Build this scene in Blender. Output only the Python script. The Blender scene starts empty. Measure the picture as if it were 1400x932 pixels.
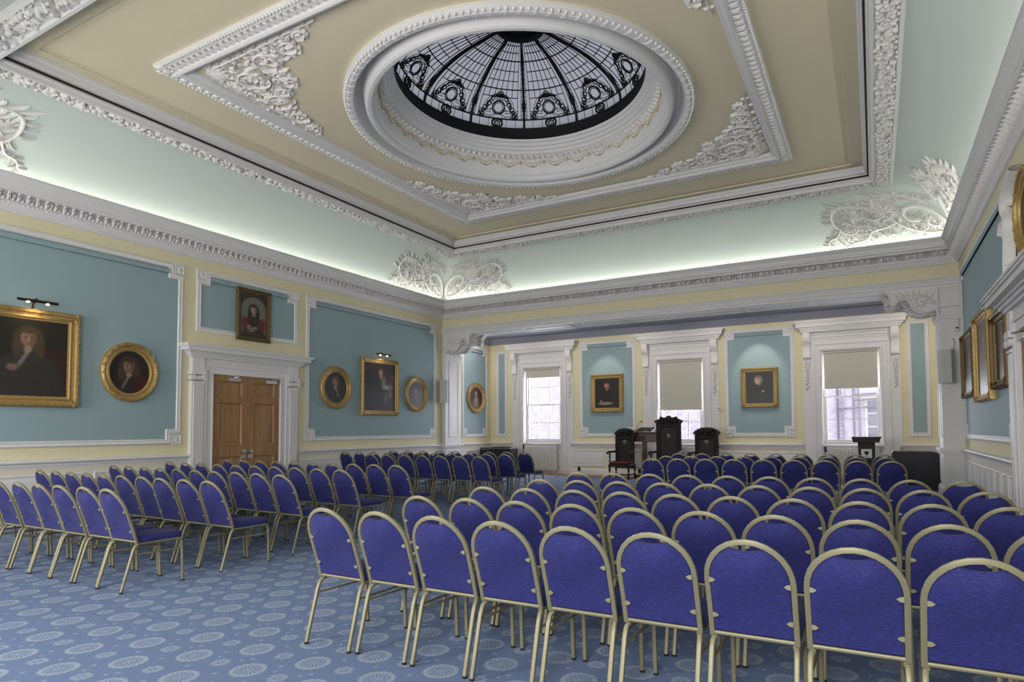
import bpy, bmesh, math, random
from mathutils import Vector, Matrix, noise
PI = math.pi
sin, cos, rad = math.sin, math.cos, math.radians
random.seed(7)
scene = bpy.context.scene
COL = scene.collection
W = 13.353          # the hall is a square of this side; alcoves open to the north (y > 0) and south
YB = 3.024          # window wall of the far alcove
ORG = {}

# ------------------------------------------------------------------ materials
def lin(c):
    return tuple(((v / 255) / 12.92 if v / 255 <= .04045 else ((v / 255 + .055) / 1.055) ** 2.4) for v in c)
def new_mat(name):
    m = bpy.data.materials.new(name); m.use_nodes = True
    nt = m.node_tree
    return m, nt, nt.nodes['Principled BSDF'], nt.nodes['Material Output']
def N(nt, t, **k):
    n = nt.nodes.new(t)
    for a, b in k.items(): setattr(n, a, b)
    return n
def paint(name, rgb, rough=.6, var=.06, scale=3., bump=.02, bscale=60., metal=0., spec=.35):
    m, nt, b, o = new_mat(name)
    tc = N(nt, 'ShaderNodeTexCoord'); nz = N(nt, 'ShaderNodeTexNoise'); nz.inputs['Scale'].default_value = scale
    nz.inputs['Detail'].default_value = 5
    nt.links.new(tc.outputs['Object'], nz.inputs['Vector'])
    mx = N(nt, 'ShaderNodeMix', data_type='RGBA')
    c = lin(rgb)
    mx.inputs[6].default_value = tuple(max(0, v * (1 - var)) for v in c) + (1,)
    mx.inputs[7].default_value = tuple(min(1, v * (1 + var)) for v in c) + (1,)
    nt.links.new(nz.outputs['Fac'], mx.inputs[0]); nt.links.new(mx.outputs[2], b.inputs['Base Color'])
    b.inputs['Roughness'].default_value = rough; b.inputs['Metallic'].default_value = metal
    b.inputs['Specular IOR Level'].default_value = spec
    if bump:
        n2 = N(nt, 'ShaderNodeTexNoise'); n2.inputs['Scale'].default_value = bscale
        nt.links.new(tc.outputs['Object'], n2.inputs['Vector'])
        bp = N(nt, 'ShaderNodeBump'); bp.inputs['Strength'].default_value = .4; bp.inputs['Distance'].default_value = bump
        nt.links.new(n2.outputs['Fac'], bp.inputs['Height']); nt.links.new(bp.outputs[0], b.inputs['Normal'])
    return m
M = {}
M['white'] = paint('white_gloss_paint', (214, 212, 212), .5, .03, 2, 0)
M['plaster'] = paint('white_plaster_relief', (220, 217, 214), .65, .05, 8, .002, 40)
M['yellow'] = paint('pale_yellow_wall_paint', (216, 208, 174), .7, .03, 1.5, .001)
M['blue'] = paint('duck_egg_blue_wall_paint', (142, 163, 168), .7, .03, 1.2, .001)
M['cove'] = paint('pale_aqua_cove_paint', (190, 197, 192), .8, .03, 1.0, .001)
M['tan'] = paint('stone_coloured_ceiling_paint', (216, 205, 177), .8, .03, .8, .001)
M['alcove'] = paint('shaded_white_alcove_ceiling', (150, 152, 168), .8, .03, .8, .001)  # white alcove ceiling and cornice, with their shade put into this grey
M['cream'] = paint('cream_dado_paint', (214, 207, 190), .6, .03, 1.5, .001)
M['iron'] = paint('black_iron', (14, 14, 16), .6, .1, 5, 0, 1)
M['gapdark'] = paint('dark_gap', (50, 44, 38), .9, .1, 5, 0)
M['gold'] = paint('gilded_gesso', (170, 142, 88), .45, .35, 22, .004, 45, .45, .5)
M['golddark'] = paint('darkened_gilding', (104, 84, 52), .5, .3, 25, .004, 45, .5, .4)
M['ochre'] = paint('ochre_gilt_relief', (178, 160, 112), .6, .1, 20, 0)
M['tube'] = paint('champagne_metal_tube', (132, 127, 102), .45, .05, 9, 0, 1, .35, .5)
M['tubedark'] = paint('rubber_foot', (30, 30, 30), .8, .1, 9, 0)
M['steel'] = paint('brushed_steel', (180, 180, 178), .3, .05, 9, 0, 1, .9, .5)
M['bronze'] = paint('dark_bronze', (60, 50, 36), .4, .1, 9, 0, 1, .7, .5)
M['black'] = paint('black_vinyl_cover', (24, 25, 32), .45, .15, 6, .001, 30)
M['blackmat'] = paint('black_paint', (20, 20, 22), .55, .15, 6, 0)
M['speaker'] = paint('pale_grey_speaker_shell', (188, 192, 186), .5, .03, 6, 0)
M['speakerdark'] = paint('grey_speaker_shell', (120, 124, 120), .5, .03, 6, 0)
M['blind'] = paint('beige_blind_fabric', (188, 184, 172), .85, .02, 6, .0004, 300)
M['radiator'] = paint('radiator_enamel', (212, 210, 205), .45, .02, 6, 0)
M['leather'] = paint('dark_red_leather', (92, 28, 30), .45, .15, 12, .001, 80)
M['brass'] = paint('brass', (190, 158, 84), .3, .08, 9, 0, 1, .9, .5)
M['parquet'] = paint('oak_floor_border', (170, 118, 62), .35, .15, 6, 0)
M['foliage'] = paint('grey_slate', (120, 118, 128), .8, .2, 2, 0)

def wood(name, c1, c2, scale, rough=.45):
    m, nt, b, o = new_mat(name)
    tc = N(nt, 'ShaderNodeTexCoord'); mp = N(nt, 'ShaderNodeMapping'); mp.inputs['Scale'].default_value = (scale * 3, scale * 3, scale * .35)
    nz = N(nt, 'ShaderNodeTexNoise'); nz.inputs['Scale'].default_value = 3; nz.inputs['Detail'].default_value = 8; nz.inputs['Distortion'].default_value = .6
    nt.links.new(tc.outputs['Object'], mp.inputs[0]); nt.links.new(mp.outputs[0], nz.inputs['Vector'])
    cr = N(nt, 'ShaderNodeValToRGB'); cr.color_ramp.elements[0].position = .3; cr.color_ramp.elements[1].position = .72
    cr.color_ramp.elements[0].color = lin(c1) + (1,); cr.color_ramp.elements[1].color = lin(c2) + (1,)
    nt.links.new(nz.outputs['Fac'], cr.inputs[0]); nt.links.new(cr.outputs[0], b.inputs['Base Color'])
    b.inputs['Roughness'].default_value = rough
    return m
M['oak'] = wood('golden_brown_oak', (132, 96, 58), (160, 122, 80), 1.2)
M['dark'] = wood('dark_carved_oak', (14, 10, 9), (32, 22, 18), 3, .65)
M['mahog'] = wood('mahogany', (54, 26, 22), (84, 44, 36), 3, .35)

def fabric():
    m, nt, b, o = new_mat('royal_blue_chair_fabric')
    tc = N(nt, 'ShaderNodeTexCoord'); mp = N(nt, 'ShaderNodeMapping'); mp.inputs['Scale'].default_value = (28, 28, 150)
    nz = N(nt, 'ShaderNodeTexNoise'); nz.inputs['Scale'].default_value = 1.6; nz.inputs['Detail'].default_value = 4
    nt.links.new(tc.outputs['Object'], mp.inputs[0]); nt.links.new(mp.outputs[0], nz.inputs['Vector'])
    cr = N(nt, 'ShaderNodeValToRGB')
    cr.color_ramp.elements[0].position = .3; cr.color_ramp.elements[1].position = .72
    cr.color_ramp.elements[0].color = lin((16, 18, 68)) + (1,); cr.color_ramp.elements[1].color = lin((36, 40, 116)) + (1,)
    nt.links.new(nz.outputs['Fac'], cr.inputs[0])
    nt.links.new(cr.outputs[0], b.inputs['Base Color'])
    b.inputs['Roughness'].default_value = .85; b.inputs['Sheen Weight'].default_value = .05
    bp = N(nt, 'ShaderNodeBump'); bp.inputs['Strength'].default_value = .3; bp.inputs['Distance'].default_value = .002
    nt.links.new(nz.outputs['Fac'], bp.inputs['Height']); nt.links.new(bp.outputs[0], b.inputs['Normal'])
    return m
M['fabric'] = fabric()

def carpet():
    m, nt, b, o = new_mat('blue_medallion_carpet')
    tc = N(nt, 'ShaderNodeTexCoord')
    sp = N(nt, 'ShaderNodeSeparateXYZ'); nt.links.new(tc.outputs['Object'], sp.inputs[0])
    def mth(op, a, b_=None, c=None):
        n = N(nt, 'ShaderNodeMath', operation=op)
        for i, v in enumerate((a, b_, c)):
            if v is None: continue
            if isinstance(v, (int, float)): n.inputs[i].default_value = v
            else: nt.links.new(v, n.inputs[i])
        return n.outputs[0]
    P = .533
    def lattice(ox, oy, p=P):
        fx = mth('SUBTRACT', mth('FRACT', mth('ADD', mth('DIVIDE', mth('SUBTRACT', sp.outputs[0], ox), p), .5)), .5)
        fy = mth('SUBTRACT', mth('FRACT', mth('ADD', mth('DIVIDE', mth('SUBTRACT', sp.outputs[1], oy), p), .5)), .5)
        d = mth('MULTIPLY', mth('SQRT', mth('ADD', mth('MULTIPLY', fx, fx), mth('MULTIPLY', fy, fy))), p)
        return d, mth('ARCTAN2', fy, fx)
    X0, Y0 = 8.29, -12.86
    dA, aA = lattice(X0, Y0); dB, aB = lattice(X0 + P / 2, Y0 + P / 2)
    isA = mth('LESS_THAN', dA, dB)
    dL = mth('MINIMUM', dA, dB)
    ang = mth('ADD', mth('MULTIPLY', aA, isA), mth('MULTIPLY', aB, mth('SUBTRACT', 1., isA)))
    # scalloped radius
    rL = mth('ADD', dL, mth('MULTIPLY', mth('SINE', mth('MULTIPLY', ang, 16)), .0035))
    def band(d, r0, r1):
        return mth('MULTIPLY', mth('GREATER_THAN', d, r0), mth('LESS_THAN', d, r1))
    def petals(r0, r1, n, thr=0.):
        return mth('MULTIPLY', band(dL, r0, r1), mth('GREATER_THAN', mth('SINE', mth('MULTIPLY', ang, n)), thr))
    big = mth('ADD', band(rL, .078, .108), petals(.048, .074, 18, -.1))
    big = mth('ADD', big, petals(.016, .042, 10, -.2)); big = mth('ADD', big, mth('LESS_THAN', dL, .012))
    # small medallions half way between neighbours on the square axes
    dC, aC = lattice(X0 + P / 2, Y0); dD, aD = lattice(X0, Y0 + P / 2)
    isC = mth('LESS_THAN', dC, dD); dS = mth('MINIMUM', dC, dD)
    aS = mth('ADD', mth('MULTIPLY', aC, isC), mth('MULTIPLY', aD, mth('SUBTRACT', 1., isC)))
    rS = mth('ADD', dS, mth('MULTIPLY', mth('SINE', mth('MULTIPLY', aS, 8)), .006))
    small = mth('ADD', band(rS, .024, .058), mth('LESS_THAN', dS, .014))
    # tiny sprigs
    dE, aE = lattice(X0 + P * .25, Y0 + P * .25, P / 2)
    dF, aF = lattice(X0 + P * .25, Y0, P / 2)
    tiny = mth('MULTIPLY', mth('LESS_THAN', mth('ADD', dE, mth('MULTIPLY', mth('SINE', mth('MULTIPLY', aE, 5)), .004)), .015), .8)
    dG, aG = lattice(X0 + P * .32, Y0 + P * .11)
    dH, aH = lattice(X0 - P * .32, Y0 + P * .16)
    tiny2 = mth('MULTIPLY', mth('ADD', mth('LESS_THAN', dG, .013), mth('LESS_THAN', dH, .013)), .8)
    fac = mth('MINIMUM', mth('ADD', mth('ADD', mth('ADD', big, mth('MULTIPLY', small, .8)), tiny), tiny2), 1.)
    nz = N(nt, 'ShaderNodeTexNoise'); nz.inputs['Scale'].default_value = 160; nz.inputs['Detail'].default_value = 3
    nt.links.new(tc.outputs['Object'], nz.inputs['Vector'])
    fac = mth('MULTIPLY', fac, mth('ADD', .55, mth('MULTIPLY', nz.outputs['Fac'], .6)))
    mx = N(nt, 'ShaderNodeMix', data_type='RGBA')
    mx.inputs[6].default_value = lin((110, 127, 160)) + (1,); mx.inputs[7].default_value = lin((156, 168, 182)) + (1,)
    nt.links.new(fac, mx.inputs[0])
    mx2 = N(nt, 'ShaderNodeMix', data_type='RGBA', blend_type='MULTIPLY'); mx2.inputs[0].default_value = .3
    nt.links.new(mx.outputs[2], mx2.inputs[6]); nt.links.new(nz.outputs['Fac'], mx2.inputs[7])
    nt.links.new(mx2.outputs[2], b.inputs['Base Color'])
    b.inputs['Roughness'].default_value = .95; b.inputs['Specular IOR Level'].default_value = .1
    bp = N(nt, 'ShaderNodeBump'); bp.inputs['Strength'].default_value = .5; bp.inputs['Distance'].default_value = .004
    nt.links.new(nz.outputs['Fac'], bp.inputs['Height']); nt.links.new(bp.outputs[0], b.inputs['Normal'])
    return m
M['carpet'] = carpet()

def stone():
    m, nt, b, o = new_mat('coursed_pale_stone')
    tc = N(nt, 'ShaderNodeTexCoord'); mp = N(nt, 'ShaderNodeMapping'); mp.inputs['Rotation'].default_value = (PI / 2, 0, 0)
    br = N(nt, 'ShaderNodeTexBrick'); br.inputs['Scale'].default_value = 3.2
    br.inputs['Color1'].default_value = lin((222, 216, 226)) + (1,); br.inputs['Color2'].default_value = lin((196, 188, 202)) + (1,)
    br.inputs['Mortar'].default_value = lin((150, 142, 162)) + (1,); br.inputs['Mortar Size'].default_value = .018
    nt.links.new(tc.outputs['Object'], mp.inputs[0]); nt.links.new(mp.outputs[0], br.inputs['Vector'])
    nt.links.new(br.outputs['Color'], b.inputs['Base Color']); b.inputs['Roughness'].default_value = .9
    return m
M['stone'] = stone()

def glass(name='clear_window_glass', tint=(1, 1, 1)):
    m, nt, b, o = new_mat(name)
    nt.nodes.remove(b)
    t = N(nt, 'ShaderNodeBsdfTransparent'); t.inputs[0].default_value = tint + (1,)
    g = N(nt, 'ShaderNodeBsdfGlossy'); g.inputs['Roughness'].default_value = .02
    fr = N(nt, 'ShaderNodeFresnel'); fr.inputs[0].default_value = 1.45
    mx = N(nt, 'ShaderNodeMixShader')
    k_ = N(nt, 'ShaderNodeMath', operation='MULTIPLY'); k_.inputs[1].default_value = .15; nt.links.new(fr.outputs[0], k_.inputs[0])
    nt.links.new(k_.outputs[0], mx.inputs[0]); nt.links.new(t.outputs[0], mx.inputs[1]); nt.links.new(g.outputs[0], mx.inputs[2])
    nt.links.new(mx.outputs[0], o.inputs[0])
    return m
M['glass'] = glass()
def domeglass():
    m, nt, b, o = new_mat('frosted_dome_glass')
    nt.nodes.remove(b)
    t = N(nt, 'ShaderNodeBsdfTranslucent'); t.inputs[0].default_value = (.19, .19, .20, 1)
    g = N(nt, 'ShaderNodeBsdfDiffuse'); g.inputs[0].default_value = (.3, .3, .31, 1)
    mx = N(nt, 'ShaderNodeMixShader'); mx.inputs[0].default_value = .25
    nt.links.new(t.outputs[0], mx.inputs[1]); nt.links.new(g.outputs[0], mx.inputs[2]); nt.links.new(mx.outputs[0], o.inputs[0])
    return m
M['domeglass'] = domeglass()
def emit(name, rgb, s):
    m, nt, b, o = new_mat(name)
    b.inputs['Base Color'].default_value = rgb + (1,); b.inputs['Emission Color'].default_value = rgb + (1,); b.inputs['Emission Strength'].default_value = s
    return m
M['bulb'] = emit('warm_bulb', (1., .75, .45), 8)
def canvas():
    m, nt, b, o = new_mat('oil_paint_on_canvas')
    a = N(nt, 'ShaderNodeAttribute', attribute_name='Col')
    tc = N(nt, 'ShaderNodeTexCoord'); nz = N(nt, 'ShaderNodeTexNoise'); nz.inputs['Scale'].default_value = 18; nz.inputs['Detail'].default_value = 6
    nt.links.new(tc.outputs['Object'], nz.inputs['Vector'])
    mx = N(nt, 'ShaderNodeMix', data_type='RGBA', blend_type='MULTIPLY'); mx.inputs[0].default_value = .45
    nt.links.new(a.outputs['Color'], mx.inputs[6]); nt.links.new(nz.outputs['Fac'], mx.inputs[7])
    nt.links.new(mx.outputs[2], b.inputs['Base Color']); b.inputs['Roughness'].default_value = .38
    bp = N(nt, 'ShaderNodeBump'); bp.inputs['Strength'].default_value = .2; bp.inputs['Distance'].default_value = .003
    nt.links.new(nz.outputs['Fac'], bp.inputs['Height']); nt.links.new(bp.outputs[0], b.inputs['Normal'])
    return m
M['canvas'] = canvas()

# ------------------------------------------------------------------ mesh builder
class MB:
    def __init__(s): s.v = []; s.f = []; s.c = None
    def add(s, vs, fs):
        n = len(s.v); s.v += [tuple(p) for p in vs]; s.f += [tuple(i + n for i in f) for f in fs]; return s
    def box(s, x0, x1, y0, y1, z0, z1):
        vs = [(x, y, z) for z in (z0, z1) for y in (y0, y1) for x in (x0, x1)]
        return s.add(vs, [(0, 2, 3, 1), (4, 5, 7, 6), (0, 1, 5, 4), (2, 6, 7, 3), (0, 4, 6, 2), (1, 3, 7, 5)])
    def cbox(s, x0, x1, y0, y1, z0, z1, b=.01):
        # chamfered box
        vs = []; idx = {}
        for sx in (0, 1):
            for sy in (0, 1):
                for sz in (0, 1):
                    X = (x0, x1)[sx]; Y = (y0, y1)[sy]; Z = (z0, z1)[sz]
                    dx = b if sx == 0 else -b; dy = b if sy == 0 else -b; dz = b if sz == 0 else -b
                    for k, p in enumerate(((X, Y + dy, Z + dz), (X + dx, Y, Z + dz), (X + dx, Y + dy, Z))):
                        idx[(sx, sy, sz, k)] = len(vs); vs.append(p)
        g = lambda sx, sy, sz, k: idx[(sx, sy, sz, k)]
        fs = []
        for a in (0, 1):
            fs.append((g(a,0,0,0), g(a,1,0,0), g(a,1,1,0), g(a,0,1,0)))
            fs.append((g(0,a,0,1), g(1,a,0,1), g(1,a,1,1), g(0,a,1,1)))
            fs.append((g(0,0,a,2), g(1,0,a,2), g(1,1,a,2), g(0,1,a,2)))
        for a in (0, 1):
            for c in (0, 1):
                fs.append((g(a,c,0,0), g(a,c,1,0), g(a,c,1,1), g(a,c,0,1)))
                fs.append((g(a,0,c,0), g(a,1,c,0), g(a,1,c,2), g(a,0,c,2)))
                fs.append((g(0,a,c,1), g(1,a,c,1), g(1,a,c,2), g(0,a,c,2)))
                for d in (0, 1): fs.append((g(a,c,d,0), g(a,c,d,1), g(a,c,d,2)))
        return s.add(vs, fs)
    def tube(s, pts, r, n=8, closed=False, up=(0, 0, 1), sq=None, cap=True, ph=0.):
        # sq=(a,b): half widths along side / up instead of a round radius
        P = [Vector(p) for p in pts]; m = len(P); rings = []
        for i, p in enumerate(P):
            if closed: t = P[(i + 1) % m] - P[i - 1]
            else: t = P[min(i + 1, m - 1)] - P[max(i - 1, 0)]
            t.normalize(); u = Vector(up); u = u - t * u.dot(t)
            if u.length < 1e-4: u = Vector((1, 0, 0)) - t * t.x
            if u.length < 1e-4: u = Vector((0, 1, 0)) - t * t.y
            u.normalize(); sd = t.cross(u)
            rr = r[i] if isinstance(r, (list, tuple)) else r
            ring = []
            for k in range(n):
                a = 2 * PI * (k + .5) / n + ph
                if sq:
                    ca, sa = cos(a), sin(a); e = .45
                    ring.append(p + sd * (sq[0] * rr * math.copysign(abs(ca) ** e, ca)) + u * (sq[1] * rr * math.copysign(abs(sa) ** e, sa)))
                else: ring.append(p + sd * (rr * cos(a)) + u * (rr * sin(a)))
            rings.append(ring)
        vs = [q for R in rings for q in R]; fs = []
        for i in range(m if closed else m - 1):
            j = (i + 1) % m
            for k in range(n): fs.append((i * n + k, i * n + (k + 1) % n, j * n + (k + 1) % n, j * n + k))
        if cap and not closed: fs += [tuple(range(n))[::-1], tuple((m - 1) * n + k for k in range(n))]
        return s.add(vs, fs)
    def lathe(s, prof, c=(0, 0, 0), n=24, a0=0., a1=2 * PI, mp=None):
        full = abs(a1 - a0 - 2 * PI) < 1e-6; m = n if full else n + 1; vs = []
        for (r, z) in prof:
            for k in range(m):
                a = a0 + (a1 - a0) * k / n
                vs.append((c[0] + r * cos(a), c[1] + r * sin(a), c[2] + z))
        if mp: vs = [mp(*v) for v in vs]
        fs = []
        for i in range(len(prof) - 1):
            for k in range(n if full else n):
                k2 = (k + 1) % m if full else k + 1
                fs.append((i * m + k, i * m + k2, (i + 1) * m + k2, (i + 1) * m + k))
        return s.add(vs, fs)
    def prism(s, poly, mp, h0, h1):
        n = len(poly); vs = [mp(a, b, h0) for a, b in poly] + [mp(a, b, h1) for a, b in poly]
        fs = [tuple(range(n))[::-1], tuple(range(n, 2 * n))] + [(i, (i + 1) % n, n + (i + 1) % n, n + i) for i in range(n)]
        return s.add(vs, fs)
    def frame(s, poly, prof, mp, closed=True):
        # sweep profile [(inset, height)] round a closed polygon (counter-clockwise inset to the left)
        n = len(poly); rows = []
        for (d, h) in prof:
            for i in range(n):
                p = Vector(poly[i]); a = Vector(poly[i - 1]); b = Vector(poly[(i + 1) % n])
                e1 = (p - a).normalized(); e2 = (b - p).normalized()
                n1 = Vector((-e1.y, e1.x)); n2 = Vector((-e2.y, e2.x))
                q = n1 + n2; q = q / max(.2, (1 + n1.dot(n2)))
                r = p + q * d; rows.append(mp(r.x, r.y, h))
        fs = []
        for j in range(len(prof) - 1):
            for i in range(n):
                k = (i + 1) % n
                fs.append((j * n + i, j * n + k, (j + 1) * n + k, (j + 1) * n + i))
        return s.add(rows, fs)
    def build(s, name, mat, parent=None, smooth=40, kind=None):
        me = bpy.data.meshes.new(name)
        o = parent and ORG.get(parent.name, (0, 0, 0)) or (0, 0, 0)
        me.from_pydata([(x - o[0], y - o[1], z - o[2]) for x, y, z in s.v], [], s.f)
        bm = bmesh.new(); bm.from_mesh(me); bmesh.ops.recalc_face_normals(bm, faces=bm.faces); bm.to_mesh(me); bm.free()
        mats = mat if isinstance(mat, (list, tuple)) else [mat]
        for q in mats: me.materials.append(q)
        if smooth:
            me.polygons.foreach_set('use_smooth', [True] * len(me.polygons)); me.set_sharp_from_angle(angle=rad(smooth))
        ob = bpy.data.objects.new(name, me); COL.objects.link(ob)
        if parent: ob.parent = parent; ORG[ob.name] = o
        if kind: ob['kind'] = kind
        return ob
    # ---- relief primitives in (u, v, height) space through a map
    def stroke(s, mp, pts, w, h, closed=False, taper=(1, 1)):
        m = len(pts); vs = []
        for i in range(m):
            if closed: a, b = pts[i - 1], pts[(i + 1) % m]
            else: a, b = pts[max(0, i - 1)], pts[min(m - 1, i + 1)]
            tx, ty = b[0] - a[0], b[1] - a[1]; l = math.hypot(tx, ty) or 1; nx, ny = -ty / l, tx / l
            t = i / (m - 1); k = taper[0] + (taper[1] - taper[0]) * t
            for c, hh in ((-1, 0), (-.6, .8), (0, 1), (.6, .8), (1, 0)):
                vs.append(mp(pts[i][0] + nx * w * c * k, pts[i][1] + ny * w * c * k, h * hh * (.4 + .6 * k)))
        fs = []
        for i in range(m if closed else m - 1):
            j = (i + 1) % m
            for k in range(4): fs.append((i * 5 + k, i * 5 + k + 1, j * 5 + k + 1, j * 5 + k))
        return s.add(vs, fs)
    def leaf(s, mp, u, v, ang, L, Wd, curl=0., h=.03, n=5):
        vs = []; x, y = u, v; a = ang; st = L / n
        for i in range(n + 1):
            t = i / n; w = Wd * (sin(PI * min(1, t * .93 + .07)) ** .8) * (1 - .25 * t)
            nx, ny = -sin(a), cos(a)
            for c, hh in ((-1, 0), (-.5, 1), (0, .62), (.5, 1), (1, 0)):
                vs.append(mp(x + nx * w * c, y + ny * w * c, h * hh * (.55 + .6 * t) * min(1., (1 - t) * 2.6 + .06)))
            x += st * cos(a); y += st * sin(a); a += curl / n
        fs = [(i * 5 + k, i * 5 + k + 1, (i + 1) * 5 + k + 1, (i + 1) * 5 + k) for i in range(n) for k in range(4)]
        return s.add(vs, fs)
    def blob(s, mp, u, v, r, h, n=7):
        vs = []
        for (k, hh) in ((1, 0), (.75, .7)):
            for i in range(n):
                a = 2 * PI * i / n; vs.append(mp(u + r * k * cos(a), v + r * k * sin(a), h * hh))
        vs.append(mp(u, v, h)); fs = []
        for i in range(n):
            j = (i + 1) % n; fs += [(i, j, n + j, n + i), (n + i, n + j, 2 * n)]
        return s.add(vs, fs)
    def spiral(s, mp, u, v, a0, r, turns, d, w, h, leaves=True, rnd=random):
        pts = []; n = int(16 * turns) + 4
        for i in range(n + 1):
            t = i / n; a = a0 + d * turns * 2 * PI * t; rr = r * (1 - t * .86)
            pts.append((u + rr * cos(a), v + rr * sin(a)))
        s.stroke(mp, pts, w, h, taper=(1, .5))
        s.blob(mp, pts[-1][0], pts[-1][1], w * 1.3, h * 1.2)
        if leaves:
            for i in range(1, n - 3, 2):
                t = i / n
                if t > .75: break
                a = a0 + d * turns * 2 * PI * t
                s.leaf(mp, pts[i][0], pts[i][1], a + d * .9, r * .55 * (1 - .6 * t) + w, w * 1.3, d * 1.1, h * .9, 4)
        return s
def stem(s, mp, pts, w, h, rnd, leaf=.16, every=3):
    # smooth stem with acanthus leaves thrown to both sides
    P = catmull(pts, 7); s.stroke(mp, P, w, h, taper=(1, .55))
    for i in range(1, len(P) - 1, every):
        a = math.atan2(P[i + 1][1] - P[i - 1][1], P[i + 1][0] - P[i - 1][0])
        for sd in (-1, 1):
            s.leaf(mp, P[i][0], P[i][1], a + sd * (.5 + .35 * rnd.random()), leaf * (.8 + .6 * rnd.random()), leaf * .17, sd * (1.1 + 1.3 * rnd.random()), h * (.8 + .4 * rnd.random()), 4)
def catmull(p, n=6, closed=False):
    out = []; m = len(p)
    for i in range(m if closed else m - 1):
        g = (lambda k: p[k % m]) if closed else (lambda k: p[max(0, min(m - 1, k))])
        p0, p1, p2, p3 = g(i - 1), g(i), g(i + 1), g(i + 2)
        for j in range(n):
            t = j / n
            out.append(tuple(.5 * (2 * b + (c - a) * t + (2 * a - 5 * b + 4 * c - d) * t * t + (3 * b - a - 3 * c + d) * t ** 3) for a, b, c, d in zip(p0, p1, p2, p3)))
    if not closed: out.append(tuple(p[-1]))
    return out

def thing(name, label, cat, loc=(0, 0, 0), group=None):
    o = bpy.data.objects.new(name, None); COL.objects.link(o); o.location = loc; o.empty_display_size = .1
    ORG[o.name] = tuple(loc); o['label'] = label; o['category'] = cat
    if group: o['group'] = group
    return o
def struct_root(name, loc=(0, 0, 0)):
    o = bpy.data.objects.new(name, None); COL.objects.link(o); o.location = loc; o['kind'] = 'structure'; ORG[o.name] = tuple(loc); o.empty_display_size = .1
    return o

# surface maps: (a, b, h) -> world
mL = lambda a, b, h: (h, a, b)
mR = lambda a, b, h: (W - h, a, b)
mB = lambda a, b, h: (a, YB - h, b)
mF = lambda a, b, h: (a, -h, b)
mA = lambda a, b, h: (-.2 + h, a, b)
mC = lambda zc: (lambda a, b, h: (a, b, zc - h))

# ------------------------------------------------------------------ room shell
ZL, ZC0, ZC1, ZCEIL = 5.41, 5.30, 6.43, 6.67
O1 = 1.18                                    # cove ends at this distance from the wall
def ring_sweep(mb, prof, sides='LBRN', r0=0., r1=None):
    r1 = W if r1 is None else r1
    def corner(o, k):
        lo, hi = r0 + o, r1 - o
        return [(lo, -hi), (lo, -lo), (hi, -lo), (hi, -hi)][k]
    for s_ in sides:
        i = {'L': 0, 'B': 1, 'R': 2, 'N': 3}[s_]; vs = []
        for (o, z) in prof:
            a = corner(o, i); b = corner(o, (i + 1) % 4); vs += [(a[0], a[1], z), (b[0], b[1], z)]
        mb.add(vs, [(2 * j, 2 * j + 1, 2 * j + 3, 2 * j + 2) for j in range(len(prof) - 1)])
    return mb

# floor: carpet with the oak border of the alcove
fl = MB(); fl.box(-.5, 14., -16.9, YB + .35, -.12, 0); fl = fl.build('floor', M['carpet'], kind='structure', smooth=0)
ob_ = MB(); ob_.box(-.2, 13.55, 2.35, YB, 0.001, .012); ob_.build('floor_border', M['parquet'], fl, smooth=0)

# walls
wl = MB(); wl.box(-.25, 0, -16.6, .02, 0, 5.35); wl = wl.build('wall_left', M['yellow'], kind='structure', smooth=0)
wr = MB(); wr.box(W, W + .25, -16.6, .02, 0, 5.35); wr = wr.build('wall_right', M['yellow'], kind='structure', smooth=0)
# wall over the opening and piers
wo = MB(); wo.box(0, W, 0, .77, 4.42, 5.35); wo = wo.build('wall_beam', M['yellow'], kind='structure', smooth=0)
wa = MB(); wa.box(-.45, -.2, .0, YB + .3, 0, 4.7); wa = wa.build('wall_alcove_left', M['yellow'], kind='structure', smooth=0)
wz = MB(); wz.box(13.55, 13.8, .0, YB + .3, 0, 4.7); wz.build('wall_alcove_right', M['yellow'], kind='structure', smooth=0)
# window wall with three openings
WX = [(1.18, 2.58), (5.89, 7.29), (10.49, 11.89)]; WZ0, WZ1 = 1.02, 3.555
wb = MB(); xs = [-.45] + [v for p in WX for v in p] + [13.8]
for i in range(0, 8, 2): wb.box(xs[i], xs[i + 1], YB, YB + .3, 0, 4.75)
for (a, b) in WX: wb.box(a, b, YB, YB + .3, 0, WZ0); wb.box(a, b, YB, YB + .3, WZ1, 4.75)
wb = wb.build('wall_back', M['yellow'], kind='structure', smooth=0)
# south wall behind the camera, with three windows of its own
wf = MB(); SX = [(1.2, 2.8), (5.8, 7.4), (10.4, 12.0)]; xs = [-.25] + [v for p in SX for v in p] + [13.6]
for i in range(0, 8, 2): wf.box(xs[i], xs[i + 1], -16.9, -16.6, 0, 5.45)
for (a, b) in SX: wf.box(a, b, -16.9, -16.6, 0, .9); wf.box(a, b, -16.9, -16.6, 4.0, 5.45)
wf = wf.build('wall_front', M['yellow'], kind='structure', smooth=0)

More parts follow.
